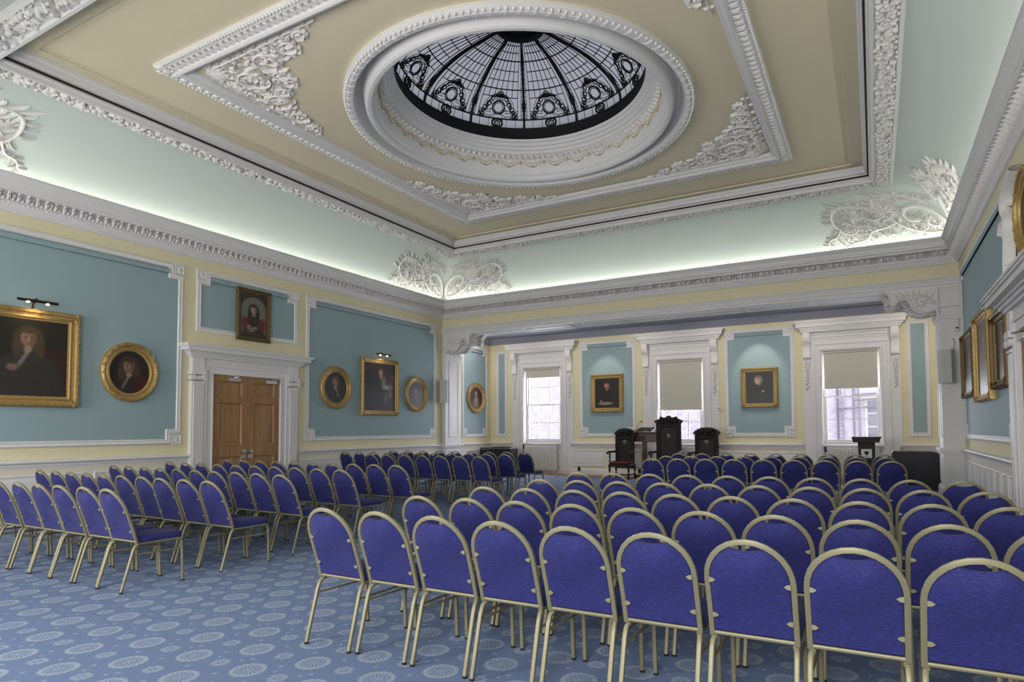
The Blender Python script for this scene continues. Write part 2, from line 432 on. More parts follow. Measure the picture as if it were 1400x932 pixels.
# ceilings
ce = MB(); ce.box(-.45, 13.8, .7, YB + .3, 4.62, 4.75); ce.build('ceiling_alcove', M['alcove'], kind='structure', smooth=0)
ce = MB(); ce.box(-.25, 13.6, -16.9, -W + .01, 5.40, 5.5); ce.build('ceiling_south', M['white'], kind='structure', smooth=0)
RC = W / 2; CX, CY = RC, -RC; RH = 2.42
cm = MB(); n = 96; vs = []
for i in range(n):
    a = 2 * PI * i / n; c_, s_ = cos(a), sin(a); k = (RC - 1.66) / max(abs(c_), abs(s_))
    vs += [(CX + k * c_, CY + k * s_, ZCEIL), (CX + (RH + .26) * c_, CY + (RH + .26) * s_, ZCEIL)]
cm.add(vs, [(2 * i, 2 * ((i + 1) % n), 2 * ((i + 1) % n) + 1, 2 * i + 1) for i in range(n)])
ceiling = cm.build('ceiling', M['tan'], kind='structure', smooth=0)
cv = MB(); prof = [(O1 * (1 - cos(t)), ZC0 + (ZC1 - ZC0) * sin(t)) for t in [PI / 2 * i / 18 for i in range(19)]]
ring_sweep(cv, prof); cv.build('ceiling_cove', M['cove'], kind='structure', smooth=80)

# ------------------------------------------------------------------ ceiling frame at the top of the cove
tf = MB()
ring_sweep(tf, [(O1 - .01, 6.43), (O1 + .0, 6.39), (O1 + .05, 6.37), (O1 + .07, 6.40), (O1 + .09, 6.40), (1.50, 6.39), (1.52, 6.36), (1.56, 6.36), (1.57, 6.42), (1.60, 6.44), (1.60, 6.47)])
ring_sweep(tf, [(1.605, 6.477), (1.62, 6.52), (1.66, 6.54), (1.67, 6.60), (1.69, 6.62), (1.70, 6.67), (1.66, 6.68)])
tf = tf.build('trim_1', M['white'], kind='structure', smooth=12)
g_ = MB(); ring_sweep(g_, [(1.600, 6.466), (1.63, 6.468), (1.63, 6.494), (1.604, 6.493)]); g_.build('shadow_gap', M['gapdark'], tf)
g_ = MB(); ring_sweep(g_, [(1.68, 6.665), (1.90, 6.64), (1.91, 6.645), (1.91, 6.672)]); g_.build('ceiling_fascia', M['tan'], tf)
def strip_map(side, zc):
    # (s along, o from wall, h down)
    if side == 'L': return lambda s_, o, h: (o, s_, zc - h)
    if side == 'R': return lambda s_, o, h: (W - o, s_, zc - h)
    if side == 'B': return lambda s_, o, h: (s_, -o, zc - h)
    return lambda s_, o, h: (s_, -W + o, zc - h)
rnd = random.Random(3)
fo = MB()
for side in 'LBRN':
    mp = strip_map(side, 6.395)
    s0, s1 = (1.3, W - 1.3) if side in 'BN' else (-W + 1.3, -1.3)
    k = 0; s_ = s0
    while s_ < s1:
        # fruit-and-flower festoon: clusters and leaves
        for j in range(2):
            a = rnd.uniform(0, 2 * PI)
            fo.leaf(mp, s_ + rnd.uniform(-.04, .04), 1.375 + rnd.uniform(-.06, .06), (PI / 2 if rnd.random() < .5 else -PI / 2) + rnd.uniform(-.9, .9), .12, .035, rnd.uniform(-1, 1), .06, 3)
        fo.blob(mp, s_ + rnd.uniform(-.02, .02), 1.375 + rnd.uniform(-.10, .10), rnd.uniform(.03, .05), rnd.uniform(.05, .08), 6)
        if k % 2 == 0: fo.blob(mp, s_, 1.26 + rnd.uniform(-.03, .01), rnd.uniform(.02, .035), .045, 5)
        k += 1; s_ += .062
fo.build('fruit_and_flower_band', M['plaster'], tf, smooth=50)

# ------------------------------------------------------------------ inner square frame and its spandrels
def inner_frame(o, z):
    return o, z
ti = MB()
A0 = 2.87
ring_sweep(ti, [(A0, 6.672), (A0, 6.63), (A0 + .03, 6.60), (A0 + .07, 6.59), (A0 + .08, 6.61), (A0 + .19, 6.60), (A0 + .20, 6.56), (A0 + .23, 6.545), (A0 + .27, 6.56), (A0 + .29, 6.60), (A0 + .31, 6.60), (A0 + .34, 6.63), (A0 + .35, 6.672)])
ti = ti.build('trim_2', M['white'], kind='structure', smooth=35)
eb = MB()
for side in 'LBRN':
    mp = strip_map(side, 6.61)
    s0, s1 = (A0 + .05, W - A0 - .05) if side in 'BN' else (-W + A0 + .05, -A0 - .05)
    s_ = s0; k = 0
    while s_ < s1:
        eb.leaf(mp, s_, A0 + .20, -PI / 2 + (.35 if k % 2 else -.35), .17, .033, .4 if k % 2 else -.4, .04, 4)
        eb.blob(mp, s_ + .03, A0 + .02, .026, .035, 5)
        s_ += .062; k += 1
eb.build('leaf_band', M['plaster'], ti, smooth=50)
RS = 3.62                                         # spandrels follow this circle round the dome
IN = A0 + .355
for q, (sx, sy) in enumerate(((1, 1), (1, -1), (-1, 1), (-1, -1))):
    # local corner coordinates p, q measured inward from the frame's corner
    def mp(p_, q_, h, sx=sx, sy=sy):
        x = IN + p_ if sx > 0 else W - IN - p_
        y = -(IN + q_) if sy > 0 else -(W - IN - q_)
        return (x, y, ZCEIL - .004 - h)
    C_ = RC - IN
    def inside(p_, q_, m=0.):
        return p_ > m and q_ > m and math.hypot(C_ - p_, C_ - q_) > RS + m and p_ < 2.55 and q_ < 2.55
    sp = MB(); r2 = random.Random(11)
    base = [(.55, .55, .27, 1, .6), (1.15, .38, .25, 1, 2.), (.38, 1.15, .25, -1, 2.6), (.95, .88, .17, -1, 0.), (1.65, .27, .18, -1, 4.), (.27, 1.65, .18, 1, 1.), (2.02, .17, .11, 1, 2.), (.17, 2.02, .11, -1, 2.), (1.0, .68, .12, 1, 1.), (.68, 1.0, .12, -1, 3.)]
    for (a, b, r, d, ph) in base:
        sp.spiral(mp, a, b, ph, r, 1.35, d, .026, .05)
    # palmette in the corner
    for i in range(9): sp.leaf(mp, .12, .12, PI / 4 + (i - 4) * .33, .32, .045, (i - 4) * -.12, .05, 5)
    # filler leaves and berries
    tries = 0
    while tries < 900:
        tries += 1; a, b = r2.uniform(.04, 2.5), r2.uniform(.04, 2.5)
        if inside(a, b, .04):
            ang = r2.uniform(0, 2 * PI)
            if inside(a + .12 * cos(ang), b + .12 * sin(ang), .0):
                sp.leaf(mp, a, b, ang, r2.uniform(.08, .17), .026, r2.uniform(-1.6, 1.6), r2.uniform(.025, .05), 3)
            if r2.random() < .3: sp.blob(mp, a, b, .022, .045, 5)
    # long C-scroll stems along both legs and the hypotenuse edge
    arc = []
    for i in range(25):
        t = (i / 24) * 2 - 1; ang = PI * 1.25 + t * .52; p_, q_ = C_ + (RS + .05) * cos(ang), C_ + (RS + .05) * sin(ang)
        if p_ > .05 and q_ > .05: arc.append((p_, q_))
    if len(arc) > 3:
        for i in range(1, len(arc) - 1):
            ang = math.atan2(arc[i + 1][1] - arc[i - 1][1], arc[i + 1][0] - arc[i - 1][0])
            sp.leaf(mp, arc[i][0], arc[i][1], ang + (.5 if i % 2 else -.3), .16, .03, .6, .05, 4)
    stem(sp, mp, [(.2, .1), (.7, .1), (1.3, .09), (1.9, .07), (2.4, .06)], .02, .045, r2, .1)
    stem(sp, mp, [(.1, .2), (.1, .7), (.09, 1.3), (.07, 1.9), (.06, 2.4)], .02, .045, r2, .1)
    sp.build('corner_scrollwork', M['plaster'], ti, smooth=50)

# ------------------------------------------------------------------ dome: ring, drum, glass
cen = (CX, CY, 0)
dr = MB()
dr.lathe([(2.81, 6.675), (2.82, 6.62), (2.80, 6.60), (2.74, 6.56), (2.67, 6.57), (2.66, 6.60), (2.65, 6.69), (2.60, 6.76), (2.54, 6.77), (2.51, 6.68), (2.495, 6.60), (2.48, 6.57), (2.45, 6.55), (2.40, 6.55), (2.37, 6.58), (2.36, 6.63), (2.33, 6.66), (2.31, 6.72), (2.30, 6.80), (2.29, 6.98), (2.26, 7.02), (2.22, 7.04), (2.21, 7.08), (2.17, 7.10), (2.16, 7.14), (2.12, 7.16), (2.11, 7.20), (2.07, 7.22), (2.06, 7.26), (2.08, 7.27)], cen, 128)
dr = dr.build('trim_3', M['white'], kind='structure', smooth=22)
def mring(a, b, h):   # leafy outer torus: a = angle*2.74 arc, b radial offset
    t = a / 2.74; r = 2.735 + b
    return (CX + r * cos(t), CY + r * sin(t), 6.585 - h)
lf = MB(); k = 0; nn = 190
for i in range(nn):
    a = 2 * PI * 2.74 * i / nn
    lf.leaf(mring, a, -.055, PI / 2 + (.4 if i % 2 else -.4), .12, .03, .5 if i % 2 else -.5, .035, 4)
    lf.blob(mring, a + .045, .055, .022, .04, 5)
lf.build('leaf_band', M['plaster'], dr, smooth=50)
def mdrum(a, b, h):
    t = a / 2.3; r = 2.298 - h
    return (CX + r * cos(t), CY + r * sin(t), b)
gl = MB(); sw = MB(); nn = 30; L = 2 * PI * 2.3 / nn; r2 = random.Random(5)
for i in range(nn * 4):
    a = i * L / 4
    gl.blob(mdrum, a, 6.985, .045, .09, 7); gl.leaf(mdrum, a + L / 8, 7.01, -PI / 2, .10, .02, 0, .045, 3)
for i in range(nn):
    a = i * L
    pts = [(a + L * .12 + L * .76 * t, 6.92 - .13 * sin(PI * t)) for t in [j / 10 for j in range(11)]]
    sw.stroke(mdrum, pts, .008, .015)
    pts = [(a + L * .22 + L * .56 * t, 6.93 - .07 * sin(PI * t)) for t in [j / 10 for j in range(11)]]
    sw.stroke(mdrum, pts, .006, .012)
    for d_ in (-.5, 0, .5): sw.leaf(mdrum, a, 6.93, -PI / 2 + d_, .12, .012, d_, .015, 4)
    sw.blob(mdrum, a + L / 2, 6.81, .022, .018, 6)
gl.build('leaf_row', M['plaster'], dr, smooth=50); sw.build('swags', M['ochre'], dr, smooth=50)

dome = struct_root('window_4', (CX, CY, 7.26))
DR, DZ, DH = 2.10, 7.50, .80
def mdome(a, t, h):        # a: longitude, t: latitude angle (rad) ; h towards the inside
    r = (DR - h) * cos(t)
    return (CX + r * cos(a), CY + r * sin(a), DZ + (DH - h) * sin(t))
gm = MB(); gm.lathe([(DR * cos(t), DZ + DH * sin(t)) for t in [PI / 2 * i / 22 * .88 for i in range(23)]], cen, 96)
gm.build('glass', M['domeglass'], dome, smooth=60)
br_ = MB(); br_.lathe([(2.13, 7.25), (2.075, 7.26), (2.09, 7.42), (2.08, 7.50), (2.14, 7.51), (2.15, 7.25)], cen, 96); br_.build('base_ring', M['iron'], dome, smooth=60)
R0 = rad(28)
for i in range(12):
    a = R0 + i * PI / 6; rb = MB(); pts = []
    for j in range(21): pts.append(mdome(a, j / 20 * rad(78), .02))
    rr = [.027 if not 6 <= j <= 7 else .045 for j in range(21)]
    rr[3] = .034; rr[12] = .03
    rb.tube(pts, rr, 6, up=(0, 0, 1)); rb.build('rib', M['iron'], dome, smooth=60)
hb = MB(); hb.lathe([(.34, 8.31), (.36, 8.22), (.44, 8.2), (.47, 8.24), (.47, 8.30), (.40, 8.36)], cen, 40)
hb.lathe([(.36, 8.30), (.3, 8.27), (.05, 8.26), (.001, 8.26)], cen, 40)
hb.build('hub', M['iron'], dome, smooth=50)
def dstroke(mb, pts, w, closed=False):   # pts (lon, lat) ; width in metres
    mb.tube([mdome(a, t, .012) for a, t in pts], w, 4, closed=closed, cap=False)
ld = MB()
for t, w in ((11, .016), (40, .012), (62, .012)):
    dstroke(ld, [(2 * PI * i / 96, rad(t)) for i in range(96)], w, True)
for t in (20.5, 26, 33, 47, 54.5, 68, 73): 
    for i in range(12):
        a = R0 + i * PI / 6; lo = .12 if t > 30 else .10
        if t < 30: continue
        dstroke(ld, [(a + PI / 6 * (lo + (1 - 2 * lo) * j / 6), rad(t)) for j in range(7)], .0085)
for i in range(12):
    a = R0 + i * PI / 6
    for j in range(1, 8):
        f = j / 8
        lo = 33 if 2 <= j <= 6 else 12
        dstroke(ld, [(a + PI / 6 * f, rad(lo + (76 - lo) * q / 12)) for q in range(13)], .0075)
    for f in (.055, .945):
        dstroke(ld, [(a + PI / 6 * f, rad(12 + 64 * q / 14)) for q in range(15)], .007)
        for q in range(16): dstroke(ld, [(a + PI / 6 * (.02 if f < .5 else .98), rad(13 + 3.6 * q)), (a + PI / 6 * f, rad(13 + 3.6 * q))], .006)
    for j in range(1, 6):
        if j != 3: dstroke(ld, [(a + PI / 6 * j / 6, 0.), (a + PI / 6 * j / 6, rad(11))], .006)
ld.build('lead_bars', M['iron'], dome, smooth=60)
for i in range(12):
    ac = R0 + (i + .5) * PI / 6; md = MB()
    def P_(x, y):   # local metres about the sector centre: x sideways, y up the glass from latitude 11
        t = rad(11) + y / 1.05; return (ac + x / (DR * cos(t)), t)
    def circ(cx_, cy_, r, w, n=18, sy=1.): dstroke(md, [P_(cx_ + r * cos(2 * PI * k / n), cy_ + sy * r * sin(2 * PI * k / n)) for k in range(n)], w, True)
    circ(0, .22, .12, .017); circ(0, .22, .09, .008)
    for k in range(8): dstroke(md, [P_(.12 * cos(k * PI / 4 + .4), .22 + .12 * sin(k * PI / 4 + .4)), P_(.19 * cos(k * PI / 4 + .4), .22 + .17 * sin(k * PI / 4 + .4))], .008)
    for k in range(-4, 5):
        dstroke(md, [P_(k * .09, 0), P_(k * .09, .035 + .02 * (k % 2))], .008)
    for yy_ in (.05, .12): dstroke(md, [P_(-.24, yy_), P_(-.14, yy_)], .007); dstroke(md, [P_(.14, yy_), P_(.24, yy_)], .007)
    dstroke(md, [P_(.25 * cos(t), .14 + .30 * sin(t)) for t in [PI * k / 16 for k in range(17)]], .012)
    dstroke(md, [P_(.33 * cos(t), .10 + .36 * sin(t)) for t in [PI * (k + 1) / 18 for k in range(17)]], .006)
    # garlands falling on both sides and a palmette on top
    for sd in (-1, 1):
        for k in range(9):
            f = k / 8; circ(sd * (.10 + .27 * f), .42 - .37 * f, .024 + .012 * (k % 2) + .016 * f, .011, 7)
        circ(sd * .33, .06, .045, .014, 8)
        dstroke(md, [P_(sd * .12, .20), P_(sd * .22, .16), P_(sd * .40, .17)], .006)
        dstroke(md, [P_(sd * .05, .10), P_(sd * .12, .08), P_(sd * .14, .01)], .006)
        dstroke(md, [P_(sd * .25, .02), P_(sd * .26, .16)], .006); dstroke(md, [P_(sd * .20, .24), P_(sd * .25, .20)], .006)
    for k in range(7):
        t = PI * (k + .5) / 7; dstroke(md, [P_(0, .39), P_(.075 * cos(t), .41 + .085 * sin(t))], .011)
    circ(0, .43, .07, .008, 12)
    # crest in the lower band
    for r_, w_ in ((.105, .022), (.06, .010)): circ(0, -.10, r_, w_, 14, .95)
    dstroke(md, [P_(0, -.19), P_(0, -.02)], .012)
    for sd in (-1, 1): dstroke(md, [P_(sd * .03, -.16), P_(sd * .045, -.10), P_(sd * .02, -.04)], .010)
    md.build('medallion_leading', M['iron'], dome, smooth=60)

# ------------------------------------------------------------------ main cornice
co = MB()
cprof = [(0, 4.885), (.035, 4.89), (.04, 4.915), (.06, 4.93), (.075, 4.97), (.10, 5.0), (.105, 5.03), (.085, 5.04), (.085, 5.15), (.20, 5.165), (.205, 5.20), (.235, 5.22), (.24, 5.25), (.25, 5.27), (.26, 5.32), (.295, 5.365), (.30, 5.38), (.315, 5.385), (.315, 5.41), (.26, 5.41), (.25, 5.36), (.02, 5.345)]
ring_sweep(co, cprof, 'LBR')
co = co.build('trim_4', M['white'], kind='structure', smooth=12)
def face_map(side, o0):
    if side == 'L': return lambda s_, z, h: (o0 + h, s_, z)
    if side == 'R': return lambda s_, z, h: (W - o0 - h, s_, z)
    return lambda s_, z, h: (s_, -o0 - h, z)
for side in 'LBR':
    mo = MB(); r2 = random.Random(4); mp = face_map(side, .085)
    s0, s1 = (.2, W - .2) if side == 'B' else (-W + .2, -.2)
    s_ = s0; k = 0
    while s_ < s1:
        if k % 2 == 0:
            mo.leaf(mp, s_, 5.158, -PI / 2, .125, .030, 0, .105, 4)
            mo.blob(mp, s_, 5.145, .022, .115, 6); mo.blob(mp, s_, 5.10, .02, .09, 6)
        else:
            mo.leaf(mp, s_, 5.04, PI / 2, .085, .020, 0, .05 if k % 4 == 1 else .075, 4); mo.blob(mp, s_, 5.06, .016, .06, 5)
            if k % 8 == 3: mo.leaf(mp, s_, 5.155, -PI / 2, .09, .026, .4, .11, 4)
        mo.blob(mp, s_ + .02, 5.005, .016, .03, 5)
        s_ += .062; k += 1
    msf_ = {'L': lambda s_, o, h: (o, s_, 5.166 - h), 'R': lambda s_, o, h: (W - o, s_, 5.166 - h), 'B': lambda s_, o, h: (s_, -o, 5.166 - h)}[side]
    s_ = s0
    while s_ < s1:
        mo.leaf(msf_, s_ + .03, .09, PI / 2, .10, .026, 0, .035, 3); s_ += .124
    mo.build('acanthus_enrichment', M['plaster'], co, smooth=50)

# ------------------------------------------------------------------ scrollwork in the corners of the cove
def mcove(side, far):
    def f(u, v, h):
        t = v / 1.8 * PI / 2 * 1.0 + .16
        o = O1 * (1 - cos(t)); z = ZC0 + (ZC1 - ZC0) * sin(t)
        nx, nz = cos(t) * 1.13, -sin(t); ln = math.hypot(nx, nz); o2 = o + h * nx / ln; z2 = z + h * nz / ln
        s_ = o + u
        if not far: s_ = W - s_
        if side == 'L': return (o2, -s_, z2)
        if side == 'R': return (W - o2, -s_, z2)
        if side == 'B': return (s_, -o2, z2)
        return (s_, -W + o2, z2)
    return f
cc = 0
for side, far in (('L', True), ('B', True), ('B', False), ('R', True), ('L', False), ('N', True)):
    m_ = mcove(side, far); s_ = MB(); r2 = random.Random(21)
    g = lambda *a: None
    # big C scroll by the corner
    s_.stroke(m_, catmull([(.12, .12), (.10, .35), (.22, .60), (.42, .74), (.62, .70), (.72, .55), (.66, .42), (.54, .42)], 6), .05, .06, taper=(1, .6))
    s_.spiral(m_, .30, .36, PI * .8, .17, 1.1, 1, .034, .055)
    s_.blob(m_, .55, .43, .06, .11, 9)
    stem(s_, m_, [(.10, .10), (.45, .12), (.80, .28), (1.02, .58), (1.06, .90), (.90, 1.10)], .036, .055, r2, .24)
    stem(s_, m_, [(.82, .30), (.62, .18), (.45, .22), (.42, .34)], .03, .05, r2, .15)
    stem(s_, m_, [(1.02, .58), (1.25, .88), (1.55, .98), (1.85, .88), (2.05, .62), (2.0, .38), (1.82, .30), (1.68, .42), (1.74, .56)], .034, .055, r2, .20)
    stem(s_, m_, [(.95, .42), (1.2, .34), (1.45, .30), (1.62, .14), (1.85, .10), (2.05, .03)], .026, .045, r2, .17)
    stem(s_, m_, [(.16, .75), (.30, 1.0), (.58, 1.12), (.80, 1.02), (.86, .86), (.74, .80)], .03, .05, r2, .2)
    stem(s_, m_, [(2.0, .45), (2.15, .28), (2.32, .22), (2.42, .08)], .02, .05, r2, .11)
    stem(s_, m_, [(1.06, .62), (1.28, .56), (1.42, .66), (1.36, .78), (1.24, .76)], .024, .06, r2, .13)
    for (a, b, n_, L_) in ((.98, .66, 7, .46), (.30, .85, 6, .36), (.62, .40, 6, .26), (1.5, .38, 6, .24), (.22, .18, 6, .26), (1.80, .66, 7, .22), (1.22, .14, 5, .26), (.5, .92, 5, .24)):
        for k in range(n_): s_.leaf(m_, a, b, PI * .5 + (k - n_ / 2 + .5) * .34 + .1, L_ * .85, L_ * .085, (k - n_ / 2 + .5) * .55 + .5, .05, 6)
    for k in range(22):
        a, b = r2.uniform(.15, 2.1), r2.uniform(.06, .95)
        if b < 1.1 - .25 * a: s_.leaf(m_, a, b, r2.uniform(0, 2 * PI), r2.uniform(.08, .16), .028, r2.uniform(-1.5, 1.5), .05, 3)
    cc += 1
    s_.build('corner_scrollwork', M['plaster'], co, smooth=55)

# ------------------------------------------------------------------ wall panels, rails, dado
PP = [(0, 0), (0, .022), (.012, .03), (.03, .034), (.045, .024), (.06, .024), (.07, .034), (.085, .03), (.095, .012), (.10, 0)]
def panel(mp, a0, a1, b0, b1, parent, notch=(1, 1, 1, 1), s=.19, fill='blue', rail=True, prof=PP):
    bl, br, tr, tl = notch; P = []
    P += [(a0, b0 + s), (a0 + s, b0 + s), (a0 + s, b0)] if bl else [(a0, b0)]
    P += [(a1 - s, b0), (a1 - s, b0 + s), (a1, b0 + s)] if br else [(a1, b0)]
    P += [(a1, b1 - s), (a1 - s, b1 - s), (a1 - s, b1)] if tr else [(a1, b1)]
    P += [(a0 + s, b1), (a0 + s, b1 - s), (a0, b1 - s)] if tl else [(a0, b1)]
    if fill:
        f = MB(); f.prism([(p[0] + (0.02 if p[0] < (a0 + a1) / 2 else -.02), p[1] + (.02 if p[1] < (b0 + b1) / 2 else -.02)) for p in P], mp, -.01, .008)
        f.build('field', M[fill], parent, smooth=0)
    fm = MB(); fm.frame(P, prof, mp); fm.build('panel_moulding', M['white'], parent, smooth=35)
    for (k, ca, cb) in ((bl, a0 + s / 2 - .005, b0 + s / 2 - .005), (br, a1 - s / 2 + .005, b0 + s / 2 - .005), (tr, a1 - s / 2 + .005, b1 - s / 2 + .005), (tl, a0 + s / 2 - .005, b1 - s / 2 + .005)):
        if k: rosette(mp, ca, cb, s * .5, parent)
    if rail:
        r = MB(); q = .28
        r.frame([(a0 + q, b1 - .20), (a1 - q, b1 - .20), (a1 - q, b1 - .12), (a0 + q, b1 - .12)], [(0, 0), (0, .04), (.02, .05), (.05, .04)], mp)
        r.prism([(a0 + q, b1 - .20), (a1 - q, b1 - .20), (a1 - q, b1 - .12), (a0 + q, b1 - .12)], mp, 0, .035)
        r.build('picture_rail', M[fill or 'white'], parent, smooth=0)
def rosette(mp, a, b, s, parent):
    r = MB(); r.frame([(a - s, b - s), (a + s, b - s), (a + s, b + s), (a - s, b + s)], [(0, 0), (0, .03), (.015, .036), (.022, .024), (.06, .024)], mp)
    r.prism([(a - s * .8, b - s * .8), (a + s * .8, b - s * .8), (a + s * .8, b + s * .8), (a - s * .8, b + s * .8)], mp, 0, .022)
    m2 = lambda u, v, h: mp(u, v, h + .02)
    for k in range(8): r.leaf(m2, a, b, k * PI / 4, s * .72, s * .22, 0, .018, 3)
    r.blob(m2, a, b, s * .22, .03, 8)
    r.build('rosette', M['white'], parent, smooth=50)
def moulding(mp, a0, a1, prof, parent, name, mat='white'):
    # horizontal run: prof is (height above floor, projection)
    m = MB(); vs = []
    for (b, h) in prof: vs += [mp(a0, b, h), mp(a1, b, h)]
    n = len(prof); fs = [(2 * j, 2 * j + 1, 2 * j + 3, 2 * j + 2) for j in range(n - 1)] + [tuple(range(0, 2 * n, 2)), tuple(range(1, 2 * n, 2))[::-1]]
    m.add(vs, fs); return m.build(name, M[mat], parent, smooth=30)
RAIL = [(.90, 0), (.90, .03), (.92, .03), (.93, .045), (.96, .05), (.985, .085), (1.0, .09), (1.02, .085), (1.03, .06), (1.035, 0)]
BASE = [(0, 0), (0, .06), (.15, .06), (.17, .05), (.19, .03), (.20, 0)]
def dado(mp, a0, a1, parent, seg, fillmat='cream'):
    f = MB(); f.prism([(a0, 0), (a1, 0), (a1, .92), (a0, .92)], mp, -.01, .02); f.build('dado', M[fillmat], parent, smooth=0)
    moulding(mp, a0, a1, RAIL, parent, 'chair_rail'); moulding(mp, a0, a1, BASE, parent, 'skirting')
    n = max(1, round((a1 - a0) / seg)); w = (a1 - a0) / n
    m2 = lambda a, b, h: mp(a, b, h + .019)
    for i in range(n):
        x0, x1 = a0 + i * w + .07, a0 + (i + 1) * w - .07
        p = MB(); p.frame([(x0, .28), (x1, .28), (x1, .80), (x0, .80)], [(0, 0), (0, .012), (.012, .02), (.03, .018), (.04, .006), (.075, .004), (.10, .016), (.11, .016)], m2)
        p.prism([(x0 + .11, .39), (x1 - .11, .39), (x1 - .11, .69), (x0 + .11, .69)], m2, 0, .016)
        p.build('dado_panel', M['white'], parent, smooth=30)

# left wall
t5 = struct_root('trim_5')
panel(mL, -13.0, -8.22, 1.23, 4.67, t5)
panel(mL, -7.95, -5.51, 3.45, 4.67, t5, (0, 0, 1, 1))
panel(mL, -5.26, -.35, 1.23, 4.67, t5)
dado(mL, -13.3, -8.02, t5, 1.75); dado(mL, -5.45, .0, t5, 1.8)
# right wall
t6 = struct_root('trim_6')
panel(mR, -5.26, -.35, 1.23, 4.67, t6); panel(mR, -13.0, -8.22, 1.23, 4.67, t6)
dado(mR, -5.45, .0, t6, .62); dado(mR, -13.3, -8.02, t6, .62)
# back wall of the alcove
t7 = struct_root('trim_7')
BP = [(3.28, 5.18), (7.92, 9.80)]
for a, b in BP: panel(mB, a, b, 1.23, 4.30, t7)
panel(mB, 12.50, 12.99, 1.23, 4.20, t7, (0, 0, 0, 0), rail=False); panel(mB, .06, .50, 1.23, 4.20, t7, (0, 0, 0, 0), rail=False)
for a, b in ((-.2, .68), (2.95, 5.42), (7.68, 10.02), (12.28, 13.5)): dado(mB, a, b, t7, 1.25)
moulding(mB, -.2, 13.5, [(4.44, 0), (4.44, .03), (4.48, .06), (4.52, .12), (4.58, .17), (4.62, .22), (4.63, 0)], t7, 'alcove_cornice', 'alcove')
# side wall of the alcove
t8 = struct_root('trim_8')
panel(mA, 1.30, 2.80, 1.23, 4.30, t8); dado(mA, .78, YB, t8, 1.1)
moulding(mA, .78, YB, [(4.44, 0), (4.44, .03), (4.48, .06), (4.52, .12), (4.58, .17), (4.62, .22), (4.63, 0)], t8, 'alcove_cornice', 'alcove')

# piers, brackets and beam
t9 = struct_root('trim_9')
PIER = [(-.44, .13), (12.97, 13.79)]
for k, (a, b) in enumerate(PIER):
    p = MB(); p.box(a, b, -.0, .78, 0, 4.43)
    x0, x1 = max(0.0, a), min(b, W)
    p.box(x0, x1, -.03, 0, 1.03, 3.76)
    p.build('pier', M['white'], t9, smooth=0)
    # capital and plinth bands
    c = MB()
    for (z0, z1, e) in ((3.72, 3.78, .03), (3.78, 3.82, .05), (3.98, 4.02, .03), (.97, 1.03, .07), (.92, .97, .04), (0, .2, .05), (.2, .24, .03)):
        if k == 0: c.box(0, b + e, -.03 - e, .78 + e, z0, z1)
        else: c.box(a - e, W, -.03 - e, .78 + e, z0, z1)
    c.build('pier_bands', M['white'], t9, smooth=0)
    # recessed panel on the reveal
    mrev = (lambda u, v, h: (.13 + h, u, v)) if k == 0 else (lambda u, v, h: (12.97 - h, u, v))
    q = MB(); q.frame([(.14, 1.25), (.64, 1.25), (.64, 3.60), (.14, 3.60)], [(0, 0), (0, .015), (.02, .022), (.04, .015), (.05, 0)], mrev)
    q.frame([(.14, .30), (.64, .30), (.64, .84), (.14, .84)], [(0, 0), (0, .015), (.02, .022), (.04, .015), (.05, 0)], mrev)
    q.build('reveal_panel', M['white'], t9, smooth=30)
    # carved bracket under the beam
    X = (lambda d: .13 + d) if k == 0 else (lambda d: 12.97 - d)
    prof = catmull([(0, 3.76), (.03, 3.88), (.09, 3.93)], 4)[:-1] + catmull([(.09, 3.90), (.25, 3.87), (.40, 3.93), (.50, 4.04)], 5)[:-1] + catmull([(.50, 4.07), (.56, 4.17), (.66, 4.19), (.76, 4.15)], 4)[:-1] + catmull([(.76, 4.12), (.80, 4.06), (.86, 4.08), (.89, 4.18), (.88, 4.26), (.95, 4.34), (1.05, 4.42)], 4) + [(0, 4.42)]
    bk = MB(); mpx = lambda u, v, h: (X(u), h, v)
    bk.prism(prof, mpx, -.05, .76)
    rim = prof[:-1]
    mfr = lambda u, v, h: (X(u), -.05 - h, v)
    bk.stroke(mfr, [(a_, b_ + .03) for a_, b_ in rim[1:-1]], .022, .03)
    r2 = random.Random(8)
    bk.spiral(mfr, .30, 4.12, 2.6, .13, 1.3, -1, .018, .035); bk.spiral(mfr, .72, 4.28, .5, .09, 1.2, 1, .015, .03)
    stem(bk, mfr, [(.05, 4.05), (.2, 4.25), (.45, 4.30), (.62, 4.26)], .016, .03, r2, .11)
    for i in range(16): bk.leaf(mfr, r2.uniform(.1, .6), r2.uniform(4.05, 4.32), r2.uniform(0, 6.2), .10, .02, 1., .03, 3)
    # leaf carving wrapped on the underside
    for i in range(2, len(rim) - 3, 2):
        for w_ in (.12, .36, .60):
            mu = lambda u, v, h, i=i: (X(rim[i][0] + u), v, rim[i][1] - h)
            bk.leaf(mu, 0, w_, .3 - 1.2 * (w_ > .3), .15, .045, .8, .035, 4)
    bk.blob(mfr, .82, 4.13, .06, .05, 9)
    bk.build('carved_bracket', M['plaster'], t9, smooth=50)
